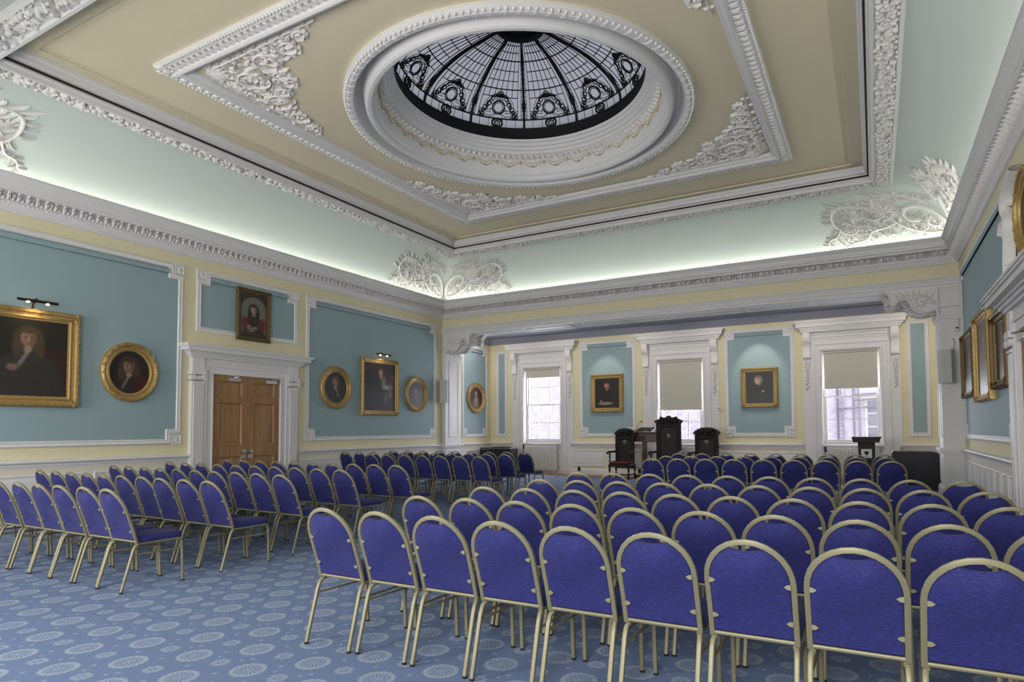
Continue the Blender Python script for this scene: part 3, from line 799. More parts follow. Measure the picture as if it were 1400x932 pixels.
# face of the beam
moulding(mF, 0, W, [(4.39, 0), (4.39, .03), (4.45, .03), (4.46, .045), (4.52, .045), (4.53, .06), (4.56, .065), (4.58, .085), (4.60, .09), (4.61, .06), (4.62, 0)], t9, 'architrave')
sb = MB(); sb.box(.0, W, 0, .78, 4.39, 4.425); sb.build('soffit', M['white'], t9, smooth=0)
sf = MB()
msf = lambda a, b, h: (a, b, 4.39 - h)
n = 7; w = (W - 2.6) / n
for i in range(n):
    x0, x1 = 1.3 + i * w + .06, 1.3 + (i + 1) * w - .06
    sf.frame([(x0, .12), (x1, .12), (x1, .66), (x0, .66)], [(0, 0), (0, .02), (.02, .03), (.05, .02), (.06, 0)], msf)
sf.build('soffit_panels', M['white'], t9, smooth=30)

# ------------------------------------------------------------------ windows
def cornice_cap(mb, mp, a0, a1, steps):
    # stacked returned mouldings: (z0, z1, projection); sides return by the same projection
    for (z0, z1, p, e) in steps:
        mb.prism([(a0 - e, z0), (a1 + e, z0), (a1 + e, z1), (a0 - e, z1)], mp, 0, p)
def sash_window(k, x0, x1, shade_z, parent):
    yb = YB
    f = MB()
    f.box(x0 + .006, x0 + .06, yb + .1, yb + .2, WZ0, WZ1 - .006); f.box(x1 - .06, x1 - .006, yb + .1, yb + .2, WZ0, WZ1 - .006)
    f.box(x0 + .05, x1 - .05, yb + .101, yb + .199, WZ1 - .06, WZ1 - .005); f.box(x0 + .05, x1 - .05, yb + .099, yb + .22, WZ0 + .002, WZ0 + .04)
    f.box(x0, x0 + .012, yb - .002, yb + .3, WZ0, WZ1); f.box(x1 - .012, x1, yb - .002, yb + .3, WZ0, WZ1); f.box(x0 + .012, x1 - .012, yb - .002, yb + .3, WZ1 - .012, WZ1)
    f.build('window_frame', M['white'], parent, smooth=0)
    zm = 2.30
    for nm, z0, z1, yy in (('lower_sash', WZ0 + .04, zm + .02, yb + .12), ('upper_sash', zm - .02, WZ1 - .06, yb + .16)):
        s_ = MB(); a, b = x0 + .06, x1 - .06
        s_.box(a, a + .05, yy, yy + .035, z0, z1); s_.box(b - .05, b, yy, yy + .035, z0, z1)
        s_.box(a + .049, b - .049, yy + .001, yy + .034, z0 + .001, z0 + (.09 if 'low' in nm else .04)); s_.box(a + .049, b - .049, yy + .001, yy + .034, z1 - .045, z1 - .001)
        for i in (1, 2): xx = a + (b - a) * i / 3; s_.box(xx - .012, xx + .012, yy + .005, yy + .03, z0, z1)
        zz = (z0 + z1) / 2; s_.box(a + .01, b - .01, yy + .007, yy + .028, zz - .012, zz + .012)
        so = s_.build(nm, M['white'], parent, smooth=0)
        g_ = MB(); g_.box(a + .01, b - .01, yy + .015, yy + .019, z0 + .01, z1 - .01); g_.build('pane', M['glass'], so, smooth=0)
    # sill, reveals
    s_ = MB(); s_.cbox(x0 - .05, x1 + .05, yb - .10, yb + .12, WZ0 - .05, WZ0, .012); s_.build('window_sill', M['white'], parent)
    up_ = MB(); up_.prism([(x0 - .24, .0), (x1 + .24, .0), (x1 + .24, WZ0 - .04), (x0 - .24, WZ0 - .04)], mB, -.01, .012); up_.build('window_back', M['white'], parent, smooth=0)
    # casing
    c = MB(); xc0, xc1 = x0 - .46, x1 + .46
    PR = [(0, 0), (0, .03), (.06, .035), (.07, .05), (.12, .05), (.13, .03), (.20, .03), (.22, .02), (.24, 0)]
    mI = mB
    # moulded architrave round the opening (up both sides and across the top)
    for (a, b, sgn) in ((x0, x0 - .24, -1), (x1, x1 + .24, 1)):
        c.prism([(min(a, b), 0), (max(a, b), 0), (max(a, b), WZ1 + .24), (min(a, b), WZ1 + .24)], mI, 0, .035)
        c.prism([(a + sgn * .02, 0), (a + sgn * .05, 0), (a + sgn * .05, WZ1 + .05), (a + sgn * .02, WZ1 + .05)], mI, 0, .058)
        c.prism([(a + sgn * .16, 0), (a + sgn * .22, 0), (a + sgn * .22, WZ1 + .22), (a + sgn * .16, WZ1 + .22)], mI, 0, .063)
    c.prism([(x0 - .239, WZ1), (x1 + .239, WZ1), (x1 + .239, WZ1 + .239), (x0 - .239, WZ1 + .239)], mI, 0, .038)
    c.prism([(x0 - .05, WZ1 + .02), (x1 + .05, WZ1 + .02), (x1 + .05, WZ1 + .05), (x0 - .05, WZ1 + .05)], mI, 0, .055)
    c.prism([(x0 - .22, WZ1 + .16), (x1 + .22, WZ1 + .16), (x1 + .22, WZ1 + .22), (x0 - .22, WZ1 + .22)], mI, 0, .06)
    # outer flat pilasters and frieze
    c.prism([(xc0, 0), (x0 - .24, 0), (x0 - .24, 4.1), (xc0, 4.1)], mI, 0, .03); c.prism([(x1 + .24, 0), (xc1, 0), (xc1, 4.1), (x1 + .24, 4.1)], mI, 0, .03)
    c.prism([(x0 - .24, WZ1 + .24), (x1 + .24, WZ1 + .24), (x1 + .24, 4.1), (x0 - .24, 4.1)], mI, 0, .025)
    for zz, hh in ((3.86, .04), (3.92, .05), (4.0, .06)): c.prism([(x0 - .22, zz), (x1 + .22, zz), (x1 + .22, zz + .03), (x0 - .22, zz + .03)], mI, 0, hh)
    c.build('casing', M['white'], parent, smooth=0)
    h = MB(); cornice_cap(h, mI, xc0, xc1, [(4.07, 4.10, .12, .02), (4.10, 4.15, .15, .05), (4.15, 4.20, .19, .09), (4.20, 4.29, .24, .14), (4.29, 4.33, .27, .17), (4.33, 4.37, .30, .20)])
    h.build('cornice', M['white'], parent, smooth=0)
    for a in (xc0 + .11, xc1 - .11):
        b_ = MB()
        # console: S profile seen from the side
        pr = catmull([(4.08, 0.02), (4.08, .20), (3.98, .23), (3.84, .20), (3.70, .11), (3.55, .09), (3.42, .12), (3.36, .10), (3.34, .02)], 4)
        b_.prism([(h_, z_) for z_, h_ in pr], lambda u, v, w: (a + w, YB - u, v), -.09, .09)
        mq = lambda u, v, hh, a=a: (u, YB - .11 - hh, v)
        for i in range(5): b_.leaf(lambda u, v, hh, a=a: (u, YB - .19 - hh, v), a, 4.02, -PI / 2 + (i - 2) * .3, .26, .025, (i - 2) * -.2, .03, 4)
        r2 = random.Random(2)
        md_ = lambda u, v, hh: (u, YB - .03 - hh, v)
        zz = 3.34
        for i in range(13):
            w_ = .085 * (1 - i / 16)
            b_.blob(md_, a - w_ * .4 + r2.uniform(-.01, .01), zz, w_ * .6, .05, 6); b_.blob(md_, a + w_ * .5, zz - .03, w_ * .55, .05, 6)
            b_.leaf(md_, a, zz, -PI / 2 + (.8 if i % 2 else -.8), .09, .02, 0, .035, 3); zz -= .065
        b_.build('console_and_drop', M['plaster'], parent, smooth=50)
    return
SH = [3.24, 2.05, 2.53]
for k, (x0, x1) in enumerate(WX):
    w_ = struct_root('window_%d' % (k + 1), (x0, YB, 0)); sash_window(k, x0, x1, SH[k], w_)
desc = ['beige roller blind almost fully rolled up in the leftmost window', 'beige roller blind pulled half way down behind the tall carved throne', 'beige roller blind pulled part way down in the window behind the small lectern']
for k, (x0, x1) in enumerate(WX):
    t = thing('roller_blind', desc[k], 'blind', ((x0 + x1) / 2, YB + .04, WZ1 - .06), 'roller blinds in the window openings')
    r = MB(); r.tube([(x0 + .05, YB + .04, WZ1 - .05), (x1 - .05, YB + .04, WZ1 - .05)], .035, 12); r.build('roller', M['blind'], t)
    z0 = SH[k]; b_ = MB(); b_.box(x0 + .06, x1 - .06, YB + .035, YB + .039, z0, WZ1 - .04); b_.build('blind_cloth', M['blind'], t, smooth=0)
    b_ = MB(); b_.cbox(x0 + .06, x1 - .06, YB + .028, YB + .046, z0 - .02, z0 + .01, .004); b_.build('bottom_bar', M['blind'], t)
    for xx in (x0 + .025, x1 - .025):
        b_ = MB(); b_.box(xx - .012, xx + .012, YB + .02, YB + .06, WZ1 - .10, WZ1); b_.build('bracket', M['steel'], t, smooth=0)
# south windows (plain sashes)
for k, (a, b) in enumerate(SX):
    w_ = struct_root('window_%d' % (k + 5), (a, -16.7, .9)); f = MB()
    for xx in (a, a + (b - a) / 3, a + 2 * (b - a) / 3, b): f.box(xx - .025, xx + .025, -16.78, -16.72, .9, 4.0)
    for zz in (.92, 1.7, 2.45, 3.2, 3.98): f.box(a, b, -16.78, -16.72, zz - .025, zz + .025)
    f.build('window_frame', M['white'], w_, smooth=0)

# ------------------------------------------------------------------ outside
bd = thing('stone_building', 'pale coursed stone building seen across the yard through the windows', 'building', (6., 11., 0))
b_ = MB(); b_.box(-14, 24, 11, 12, -4, 9); b_.build('wall', M['stone'], bd, smooth=0)
for (x, z) in ((11.42, .95), (15.6, .8), (12.9, 3.6), (15.6, 3.6), (-6.5, 1.5)):
    f = MB(); f.box(x, x + .95, 10.93, 11.05, z, z + 1.6); f.box(x - .12, x + 1.07, 10.9, 11.02, z - .14, z); f.box(x - .12, x + 1.07, 10.9, 11.02, z + 1.6, z + 1.8)
    fo_ = f.build('window', M['radiator'], bd, smooth=0)
    g_ = MB(); 
    for i in range(2):
        for j in range(3): g_.box(x + .08 + i * .42, x + .44 + i * .42, 10.90, 10.94, z + .08 + j * .5, z + .52 + j * .5)
    g_.build('pane', M['foliage'], fo_, smooth=0)
for x, q_ in ((10.50, .045), (10.68, .025), (11.05, .045), (11.22, .025), (5.3, .05)):
    pp = MB(); pp.tube([(x, 10.9, -4), (x, 10.9, 8.5)], q_, 8); pp.build('downpipe', M['foliage'], bd)
for p_ in ([(11.05, 10.86, 2.50), (14.5, 10.86, 2.72)], [(10.45, 10.86, 2.18), (14.5, 10.86, 2.42)], [(11.05, 10.86, 2.72), (12.4, 10.86, 2.75)]):
    pp = MB(); pp.tube(p_, .035, 8); pp.build('branch_pipe', M['foliage'], bd)
gr = MB(); gr.box(-20, 30, YB + .3, 40, -.6, -.4); gr = gr.build('ground', M['stone'], smooth=0); gr['kind'] = 'structure'

# ------------------------------------------------------------------ door surround (left, mirrored on the right wall)
DY0, DY1 = -7.60, -6.0; DZT = 2.62
def doorcase(mp, parent):
    c = MB()
    for s_, e in ((DY0, -1), (DY1, 1)):
        a = lambda d: s_ + e * d
        q = lambda d0, d1, z0, z1, h: c.prism([(min(a(d0), a(d1)), z0), (max(a(d0), a(d1)), z0), (max(a(d0), a(d1)), z1), (min(a(d0), a(d1)), z1)], mp, 0, h)
        q(0, .20, 0, DZT + .20, .06); q(.003, .03, 0, DZT + .001, .08); q(.14, .19, 0, DZT + .18, .085)
        q(.20, .46, 0, 2.45, .09)
        for i in range(5): q(.235 + i * .042, .26 + i * .042, .30, 2.38, .105)
        q(.19, .48, 0, .26, .12); q(.2, .47, .26, .30, .11)
        q(.18, .48, 2.62, 2.665, .13); q(.205, .455, 2.66, 2.93, .10)
    c.prism([(DY0 - .199, DZT), (DY1 + .199, DZT), (DY1 + .199, DZT + .199), (DY0 - .199, DZT + .199)], mp, 0, .064)
    c.prism([(DY0 - .19, DZT + .14), (DY1 + .19, DZT + .14), (DY1 + .19, DZT + .19), (DY0 - .19, DZT + .19)], mp, 0, .089)
    c.prism([(DY0 - .002, DZT + .003), (DY1 + .002, DZT + .003), (DY1 + .002, DZT + .03), (DY0 - .002, DZT + .03)], mp, .001, .084)
    c.prism([(DY0 - .46, DZT + .20), (DY1 + .46, DZT + .20), (DY1 + .46, 2.95), (DY0 - .46, 2.95)], mp, 0, .07)
    c.build('pilasters_and_frieze', M['white'], parent, smooth=0)
    h = MB(); cornice_cap(h, mp, DY0 - .46, DY1 + .46, [(2.92, 2.96, .13, .04), (2.96, 3.0, .17, .08), (3.0, 3.03, .21, .12), (3.03, 3.10, .29, .20), (3.10, 3.13, .32, .23), (3.13, 3.16, .34, .25)])
    h.build('cornice', M['white'], parent, smooth=0)
    for ce_ in (DY0 - .33, DY1 + .33):
        k_ = MB(); m2 = lambda u, v, hh: mp(u, v, .09 + hh)
        k_.prism([(ce_ - .15, 2.58), (ce_ + .15, 2.58), (ce_ + .15, 2.62), (ce_ - .15, 2.62)], mp, 0, .13)
        for e in (-1, 1):
            k_.spiral(m2, ce_ + e * .115, 2.52, PI / 2, .06, 1.4, e, .014, .035, False)
            k_.tube([mp(ce_ + e * .115, 2.52, .02), mp(ce_ + e * .115, 2.52, .13)], .055, 12)
        k_.prism([(ce_ - .10, 2.48), (ce_ + .10, 2.48), (ce_ + .10, 2.56), (ce_ - .10, 2.56)], mp, 0, .12)
        k_.prism([(ce_ - .12, 2.40), (ce_ + .12, 2.40), (ce_ + .12, 2.43), (ce_ - .12, 2.43)], mp, 0, .115)
        k_.build('ionic_capital', M['white'], parent, smooth=40)
def door_leaves(mp, parent):
    ym = (DY0 + DY1) / 2
    for e, (a, b) in ((-1, (DY0 + .01, ym - .004)), (1, (ym + .004, DY1 - .01))):
        L = MB(); L.prism([(a, .01), (b, .01), (b, DZT - .01), (a, DZT - .01)], mp, .002, .010)
        fill = [(a, 0.01, a + .12, DZT - .01), (b - .12, .01, b, DZT - .01)] + [(a + .12, z0_, b - .12, z1_) for z0_, z1_ in ((.01, .12), (.62, .72), (.95, 1.18), (2.06, 2.20), (2.50, DZT - .01))]
        for (xa_, za_, xb_, zb_) in fill: L.prism([(xa_, za_), (xb_, za_), (xb_, zb_), (xa_, zb_)], mp, .005, .034)
        for (z0, z1) in ((.12, .62), (.72, .95), (1.18, 2.06), (2.20, 2.50)):
            x0, x1 = a + .12, b - .12
            L.frame([(x0, z0), (x1, z0), (x1, z1), (x0, z1)], [(-.02, .03), (-.02, .042), (0, .044), (.02, .034), (.03, .016), (.05, .016), (.08, .028), (.09, .0285)], mp)
            L.prism([(x0 + .09, z0 + .09), (x1 - .09, z0 + .09), (x1 - .09, z1 - .09), (x0 + .09, z1 - .09)], mp, .01, .0285)
        lf_ = L.build('door_leaf', M['oak'], parent, smooth=30)
        c = MB(); cc_ = b - .33 if e < 0 else a + .55
        c.prism([(cc_ - .14, 2.50), (cc_ + .14, 2.50), (cc_ + .14, 2.57), (cc_ - .14, 2.57)], mp, .03, .09)
        c.tube([mp(cc_, 2.58, .07), mp(cc_ + e * .05 + .12, 2.60, .14), mp(cc_ - .1, 2.61, .05)], .01, 6)
        c.build('door_closer', M['steel'], lf_, smooth=30)
        hnd = MB(); hc = ym + e * .085
        hnd.tube([mp(hc, 1.04, .03), mp(hc, 1.04, .07)], .045, 14); hnd.tube([mp(hc, 1.04, .07), mp(hc, 1.04, .10)], .03, 12)
        hnd.prism([(hc - .05, .90), (hc + .05, .90), (hc + .05, .97), (hc - .05, .97)], mp, .03, .05)
        hnd.build('door_knob', M['steel'], lf_)
d1 = struct_root('door_1', (0, (DY0 + DY1) / 2, 0)); doorcase(mL, d1); door_leaves(mL, d1)
d2 = struct_root('door_2', (W, (DY0 + DY1) / 2, 0)); doorcase(mR, d2); door_leaves(mR, d2)
# carved surround over the right door
t10 = struct_root('trim_10'); r2 = random.Random(9); s_ = MB(); m2 = lambda u, v, h: mR(u, v, .02 + h)
yc, zc = -6.72, 3.86
for e in (-1, 1):
    s_.stroke(m2, catmull([(yc + e * .55, 3.2), (yc + e * .95, 3.3), (yc + e * .92, 3.7), (yc + e * .80, 4.0), (yc + e * 1.05, 4.25), (yc + e * .85, 4.45), (yc + e * .4, 4.55)], 6), .05, .13)
    s_.spiral(m2, yc + e * 1.02, 3.95, 0, .17, 1.3, e, .035, .14); s_.spiral(m2, yc + e * .85, 3.4, 1, .14, 1.3, -e, .03, .12)
    for k in range(5): s_.leaf(m2, yc + e * .9, 3.6 + .16 * k, e * .6 + (0 if e > 0 else PI), .2, .045, e, .1, 4)
s_.prism([(yc - .7, 3.16), (yc + .7, 3.16), (yc + .62, 3.3), (yc - .62, 3.3)], mR, 0, .1)
s_.build('carved_overdoor', M['plaster'], t10, smooth=50)

# ------------------------------------------------------------------ framed portraits
def smooth(d, w): return max(0., min(1., .5 - d / w))
def mixc(a, b, t): return tuple(x + (y - x) * t for x, y in zip(a, b))
def portrait_color(u, v, P):
    # u, v in metres-like units: u -1..1 across half width scaled by aspect, v 0..1 up
    c = mixc(P['bg'], P['bg2'], max(0, min(1, .5 + .5 * u - .3 * (v - .5))))
    fx, fy, fs = P['face']; K = .6; fx *= K; fs *= 1.05
    def ell(cx, cy, rx, ry, w=.3): return smooth(math.hypot((u - cx) / rx, (v - cy) / ry) - 1, w)
    if P.get('niche'):
        nn_ = max(ell(0, .62, .31, .28, .04), smooth(abs(u) - .31, .02) * smooth(v - .62, .02) * smooth(.1 - v, .02)); c = mixc(c, P['niche'], nn_)
    if P.get('chair'):
        c = mixc(c, P['chair'], .8 * smooth(abs(u - .27) - .17, .04) * smooth(v - .62, .05))
    # body
    sh = fy - fs * 1.5
    body = smooth(abs(u - fx * .8) - (P.get('bw', .42) * K + (.2 * max(0, sh - v))), .06) * smooth(v - sh + 1.6 * abs(u - fx) ** 2, .06)
    c = mixc(c, P['coat'], body)
    if P.get('cloak'):
        k_ = smooth(abs(abs(u - fx) - .22) - .08, .05) * smooth(v - sh + .06, .1) * smooth(.18 - v, .2); c = mixc(c, P['cloak'], k_)
    # hair behind the head
    hr = P.get('hair'); 
    if hr:
        q_ = 1. if P.get('long') else .78; c = mixc(c, hr, ell(fx, fy + fs * .15, fs * 1.45 * q_, fs * 1.35 * q_, .35))
        if P.get('long'): c = mixc(c, hr, max(ell(fx - fs * 1.1, fy - fs * .9, fs * .55, fs * 1.3, .4), ell(fx + fs * 1.1, fy - fs * .9, fs * .55, fs * 1.3, .4)))
    # neck, face
    c = mixc(c, mixc(P['skin'], (0, 0, 0), .35), smooth(abs(u - fx) - fs * .4, .03) * smooth(abs(v - fy + fs * 1.1) - fs * .35, .03))
    f = ell(fx, fy, fs * .82, fs * 1.05, .18)
    sk = mixc(P['skin'], mixc(P['skin'], (0, 0, 0), .6), max(0, min(1, .5 - (u - fx) / fs * P.get('lit', -.6))))
    for sx in (-1, 1): sk = mixc(sk, (.03, .02, .015), .7 * ell(fx + sx * fs * .34, fy + fs * .12, fs * .16, fs * .09, .5)); sk = mixc(sk, (.05, .03, .02), .4 * ell(fx + sx * fs * .34, fy + fs * .30, fs * .2, fs * .05, .6))
    sk = mixc(sk, mixc(P['skin'], (1, .9, .8), .3), .6 * ell(fx, fy - fs * .08, fs * .08, fs * .28, .6))
    sk = mixc(sk, (.25, .05, .04), .6 * ell(fx, fy - fs * .48, fs * .22, fs * .07, .5))
    if P.get('beard'): sk = mixc(sk, P['beard'], ell(fx, fy - fs * .8, fs * .7, fs * .55, .3))
    c = mixc(c, sk, f)
    if hr: c = mixc(c, hr, ell(fx, fy + fs * .95, fs * .85, fs * .35, .3))
    if P.get('cravat'):
        cc_ = P['cravat']; c = mixc(c, cc_, ell(fx - .01, fy - fs * 1.35, fs * .38, fs * .4, .4)); 
        if P.get('jabot'): c = mixc(c, cc_, .8 * smooth(abs((u - fx) + .5 * (fy - fs * 1.4 - v) * P['jabot']) - .022, .03) * smooth(abs(v - fy + fs * 2.4) - fs * .9, .06))
    for (hx, hy, r) in P.get('hands', ()): c = mixc(c, mixc(P['skin'], (0, 0, 0), .3), ell(hx * K, hy, r * .85, r * .6, .5))
    for (hx, hy, rx, ry, col) in P.get('spots', ()): c = mixc(c, col, ell(hx * K, hy, rx * K, ry, .4))
    return c
def D(*c): return lin(c)
STY = dict(
 big=dict(bg=D(34, 32, 26), bg2=D(42, 38, 32), face=(-.02, .74, .10), skin=D(150, 118, 98), hair=D(74, 64, 46), long=1, coat=D(54, 52, 48), cravat=D(140, 134, 122), jabot=1, chair=D(62, 32, 28), hands=((-.3, .37, .07), (-.9, .46, .08)), spots=((-.92, .5, .12, .07, D(96, 92, 84)),), bw=.5),
 o1=dict(bg=D(30, 26, 24), bg2=D(38, 30, 26), face=(-.02, .63, .14), skin=D(150, 112, 90), hair=D(70, 54, 40), long=1, coat=D(46, 38, 34), cravat=D(140, 132, 118), jabot=1, spots=((.42, .22, .3, .22, D(70, 28, 26)),), bw=.55),
 door=dict(bg=D(58, 48, 34), bg2=D(52, 42, 30), face=(0, .62, .085), skin=D(186, 150, 120), hair=D(34, 22, 16), long=1, niche=D(116, 116, 106), coat=D(40, 36, 26), cloak=D(112, 30, 34), hands=((-.2, .24, .06), (.08, .22, .05)), spots=((-.1, .18, .14, .06, D(120, 112, 96)),), bw=.34),
 o2=dict(bg=D(30, 28, 28), bg2=D(34, 32, 30), face=(.0, .68, .13), skin=D(150, 124, 104), hair=D(80, 74, 68), coat=D(34, 34, 36), cravat=D(140, 140, 134), jabot=-1, bw=.5),
 armour=dict(bg=D(28, 24, 24), bg2=D(36, 26, 24), face=(.05, .80, .07), skin=D(182, 146, 116), hair=D(60, 48, 36), coat=D(30, 28, 30), cravat=D(150, 146, 136), hands=((.5, .48, .05),), spots=((.18, .60, .12, .12, D(112, 104, 96)), (.38, .50, .26, .05, D(146, 140, 130)), (.5, .40, .10, .12, D(84, 82, 84)), (.30, .28, .07, .13, D(92, 90, 92)), (.62, .66, .2, .1, D(80, 42, 36))), bw=.3),
 o3=dict(bg=D(38, 36, 46), bg2=D(46, 42, 50), face=(0, .62, .14), skin=D(128, 98, 82), hair=D(46, 40, 42), coat=D(52, 50, 66), cravat=D(96, 92, 96), bw=.5),
 o4=dict(bg=D(64, 22, 24), bg2=D(74, 24, 24), face=(.0, .70, .11), skin=D(190, 160, 140), hair=D(90, 76, 66), coat=D(120, 104, 96), cravat=D(180, 170, 160), spots=((0, .38, .16, .2, D(150, 140, 130)),), bw=.3),
 w1=dict(bg=D(24, 14, 12), bg2=D(34, 20, 14), face=(.0, .75, .10), skin=D(196, 128, 104), hair=D(44, 28, 24), coat=D(14, 12, 12), beard=D(140, 92, 70), hands=((-.35, .24, .05),), spots=((-.1, .16, .42, .05, D(140, 126, 104)),), bw=.5),
 w2=dict(bg=D(20, 18, 20), bg2=D(26, 22, 22), face=(-.05, .72, .115), skin=D(206, 168, 140), hair=D(96, 90, 84), coat=D(14, 14, 18), cravat=D(30, 30, 30), hands=((.18, .38, .05),), bw=.5),
 r1=dict(bg=D(58, 44, 34), bg2=D(50, 40, 32), face=(0, .7, .11), skin=D(160, 120, 96), hair=D(50, 40, 30), coat=D(40, 32, 28), cravat=D(150, 140, 126), bw=.5),
 r2=dict(bg=D(66, 54, 50), bg2=D(58, 50, 46), face=(0, .74, .08), skin=D(170, 130, 110), hair=D(70, 58, 46), coat=D(84, 66, 64), cravat=D(150, 140, 130), hands=((.2, .4, .05),), bw=.5),
 r3=dict(bg=D(72, 60, 54), bg2=D(60, 52, 48), face=(0, .7, .1), skin=D(170, 134, 110), hair=D(60, 50, 44), coat=D(96, 56, 60), cravat=D(170, 160, 150), bw=.5),
)
def canvas_mesh(mp, a0, a1, b0, b1, h, P, parent, oval=False, flip=False):
    nx, ny = 56, 64; m = MB(); cols = []
    ca, cb, ra, rb = (a0 + a1) / 2, (b0 + b1) / 2, (a1 - a0) / 2, (b1 - b0) / 2
    asp = ra / rb * 1.0
    for j in range(ny + 1):
        for i in range(nx + 1):
            u, v = i / nx * 2 - 1, j / ny * 2 - 1
            if oval: uu, vv = u * math.sqrt(1 - v * v / 2), v * math.sqrt(1 - u * u / 2)
            else: uu, vv = u, v
            m.v.append(mp(ca + uu * ra, cb + vv * rb, h))
            pu = -uu if flip else uu
            cols.append(portrait_color(pu * asp * .5, vv / 2 + .5, P))
    for j in range(ny):
        for i in range(nx): k = j * (nx + 1) + i; m.f.append((k, k + 1, k + nx + 2, k + nx + 1))
    ob = m.build('canvas', M['canvas'], parent, smooth=0)
    at = ob.data.color_attributes.new('Col', 'FLOAT_COLOR', 'POINT')
    flat = []
    for c in cols: flat += [c[0], c[1], c[2], 1.]
    at.data.foreach_set('color', flat)
    return ob
def gilt_profile(w, d):
    return [(0, 0), (0, d * .55), (w * .08, d * .85), (w * .22, d), (w * .34, d * .92), (w * .42, d * .62), (w * .62, d * .5), (w * .72, d * .62), (w * .80, d * .60), (w * .86, d * .38), (w * 1.0, d * .30), (w * 1.0, .0)]
def framed(mp, a0, a1, b0, b1, label, sty, w=.13, d=.08, mat='gold', oval=False, light=None, flip=False, off=.012, crest=False):
    ca, cb = (a0 + a1) / 2, (b0 + b1) / 2; loc = mp(ca, b0, off)
    t = thing('framed_portrait', label, 'painting', loc)
    m2 = lambda a, b, h: mp(a, b, off + h)
    f = MB(); pr = gilt_profile(w, d)
    if oval:
        poly = [(ca + (a1 - a0) / 2 * cos(2 * PI * i / 64), cb + (b1 - b0) / 2 * sin(2 * PI * i / 64)) for i in range(64)]
        f.frame(poly, pr, m2)
        ra, rb = (a1 - a0) / 2 - w * .22, (b1 - b0) / 2 - w * .22
        nb = 44
        for i in range(nb):
            an = 2 * PI * i / nb; f.leaf(lambda u, v, h: m2(u, v, d * .9 + h), ca + ra * cos(an), cb + rb * sin(an), an + PI / 2 + .4 * (1 if i % 2 else -1), .075, .016, 0, .014, 3)
        for i in range(90):
            an = 2 * PI * i / 90; f.blob(lambda u, v, h: m2(u, v, d * .55 + h), ca + ((a1 - a0) / 2 - w * .76) * cos(an), cb + ((b1 - b0) / 2 - w * .76) * sin(an), .008, .01, 5)
    else:
        f.frame([(a0, b0), (a1, b0), (a1, b1), (a0, b1)], pr, m2)
        mq = lambda u, v, h: m2(u, v, d * .9 + h)
        per = []
        st = .055; i = 0
        q = w * .22
        for (p0, p1) in (((a0 + q, b0 + q), (a1 - q, b0 + q)), ((a1 - q, b0 + q), (a1 - q, b1 - q)), ((a1 - q, b1 - q), (a0 + q, b1 - q)), ((a0 + q, b1 - q), (a0 + q, b0 + q))):
            L = math.hypot(p1[0] - p0[0], p1[1] - p0[1]); n = int(L / st); an = math.atan2(p1[1] - p0[1], p1[0] - p0[0])
            for k in range(n):
                x, y = p0[0] + (p1[0] - p0[0]) * k / n, p0[1] + (p1[1] - p0[1]) * k / n
                f.leaf(mq, x, y, an + (.45 if k % 2 else -.45), .4 * w, .09 * w, 0, .012, 3)
        for (x, y) in ((a0 + w * .45, b0 + w * .45), (a1 - w * .45, b0 + w * .45), (a1 - w * .45, b1 - w * .45), (a0 + w * .45, b1 - w * .45)):
            for k in range(6): f.leaf(mq, x, y, k * PI / 3 + .3, w * .5, w * .13, .5, .02, 3)
    if crest:
        for k in range(9): f.leaf(lambda u, v, h: m2(u, v, d * .4 + h), ca, b1 - .05, PI / 2 + (k - 4) * .33, .24, .045, 0, .04, 4)
    f.build('gilt_frame', M[mat], t, smooth=40)
    canvas_mesh(m2, a0 + w * .9, a1 - w * .9, b0 + w * .9, b1 - w * .9, d * .3, STY[sty], t, oval, flip)
    bk = MB()
    if oval: bk.prism([(ca + ((a1 - a0) / 2 - .03) * cos(2 * PI * i / 40), cb + ((b1 - b0) / 2 - .03) * sin(2 * PI * i / 40)) for i in range(40)], mp, 0., off + .01)
    else: bk.prism([(a0 + .03, b0 + .03), (a1 - .03, b0 + .03), (a1 - .03, b1 - .03), (a0 + .03, b1 - .03)], mp, 0., off + .01)
    bk.build('backing', M['blackmat'], t, smooth=0)
    if light:
        lc = light; l = MB(); z = b1 + .07
        l.tube([m2(lc, b1 - .01, .02), m2(lc, b1 + .10, .06), m2(lc, b1 + .13, .13), m2(lc, b1 + .09, .19)], .012, 8)
        l.tube([m2(lc - .27, z + .03, .21), m2(lc + .27, z + .03, .21)], .022, 10)
        l.tube([m2(lc - .02, b1 + .10, .06), m2(lc + .05, b1 + .15, .08)], .03, 8)
        lo = l.build('picture_light', M['bronze'], t)
        for e in (-.13, .13):
            p = m2(lc + e, z + .012, .20); bb = MB(); bb.lathe([(.001, -.022), (.02, -.018), (.026, 0), (.02, .012)], p, 10); bb.build('bulb', M['bulb' if not crest else 'steel'], lo)
    return t
framed(mL, -11.36, -9.99, 1.87, 3.42, 'large gilt framed portrait of a seated man in a long wig, leftmost', 'big', .17, .09, light=-10.66)
framed(mL, -9.66, -8.69, 2.0, 3.06, 'gilt oval portrait between the large seated portrait and the doorway', 'o1', .15, .08, oval=True)
framed(mL, -7.11, -6.29, 3.385, 4.50, 'portrait of a long-haired figure in a red cloak above the brown doors', 'door', .085, .05, 'golddark', off=.045)
framed(mL, -4.85, -3.87, 2.0, 3.05, 'gilt oval portrait just right of the doorway, left of the standing portrait', 'o2', .14, .08, oval=True)
framed(mL, -3.50, -2.09, 1.87, 3.39, 'gilt rectangular portrait under a picture light between two ovals', 'armour', .12, .08, light=-2.85)
framed(mL, -1.78, -.80, 2.0, 3.02, 'small gilt oval portrait beside the left wall speaker', 'o3', .14, .08, oval=True)
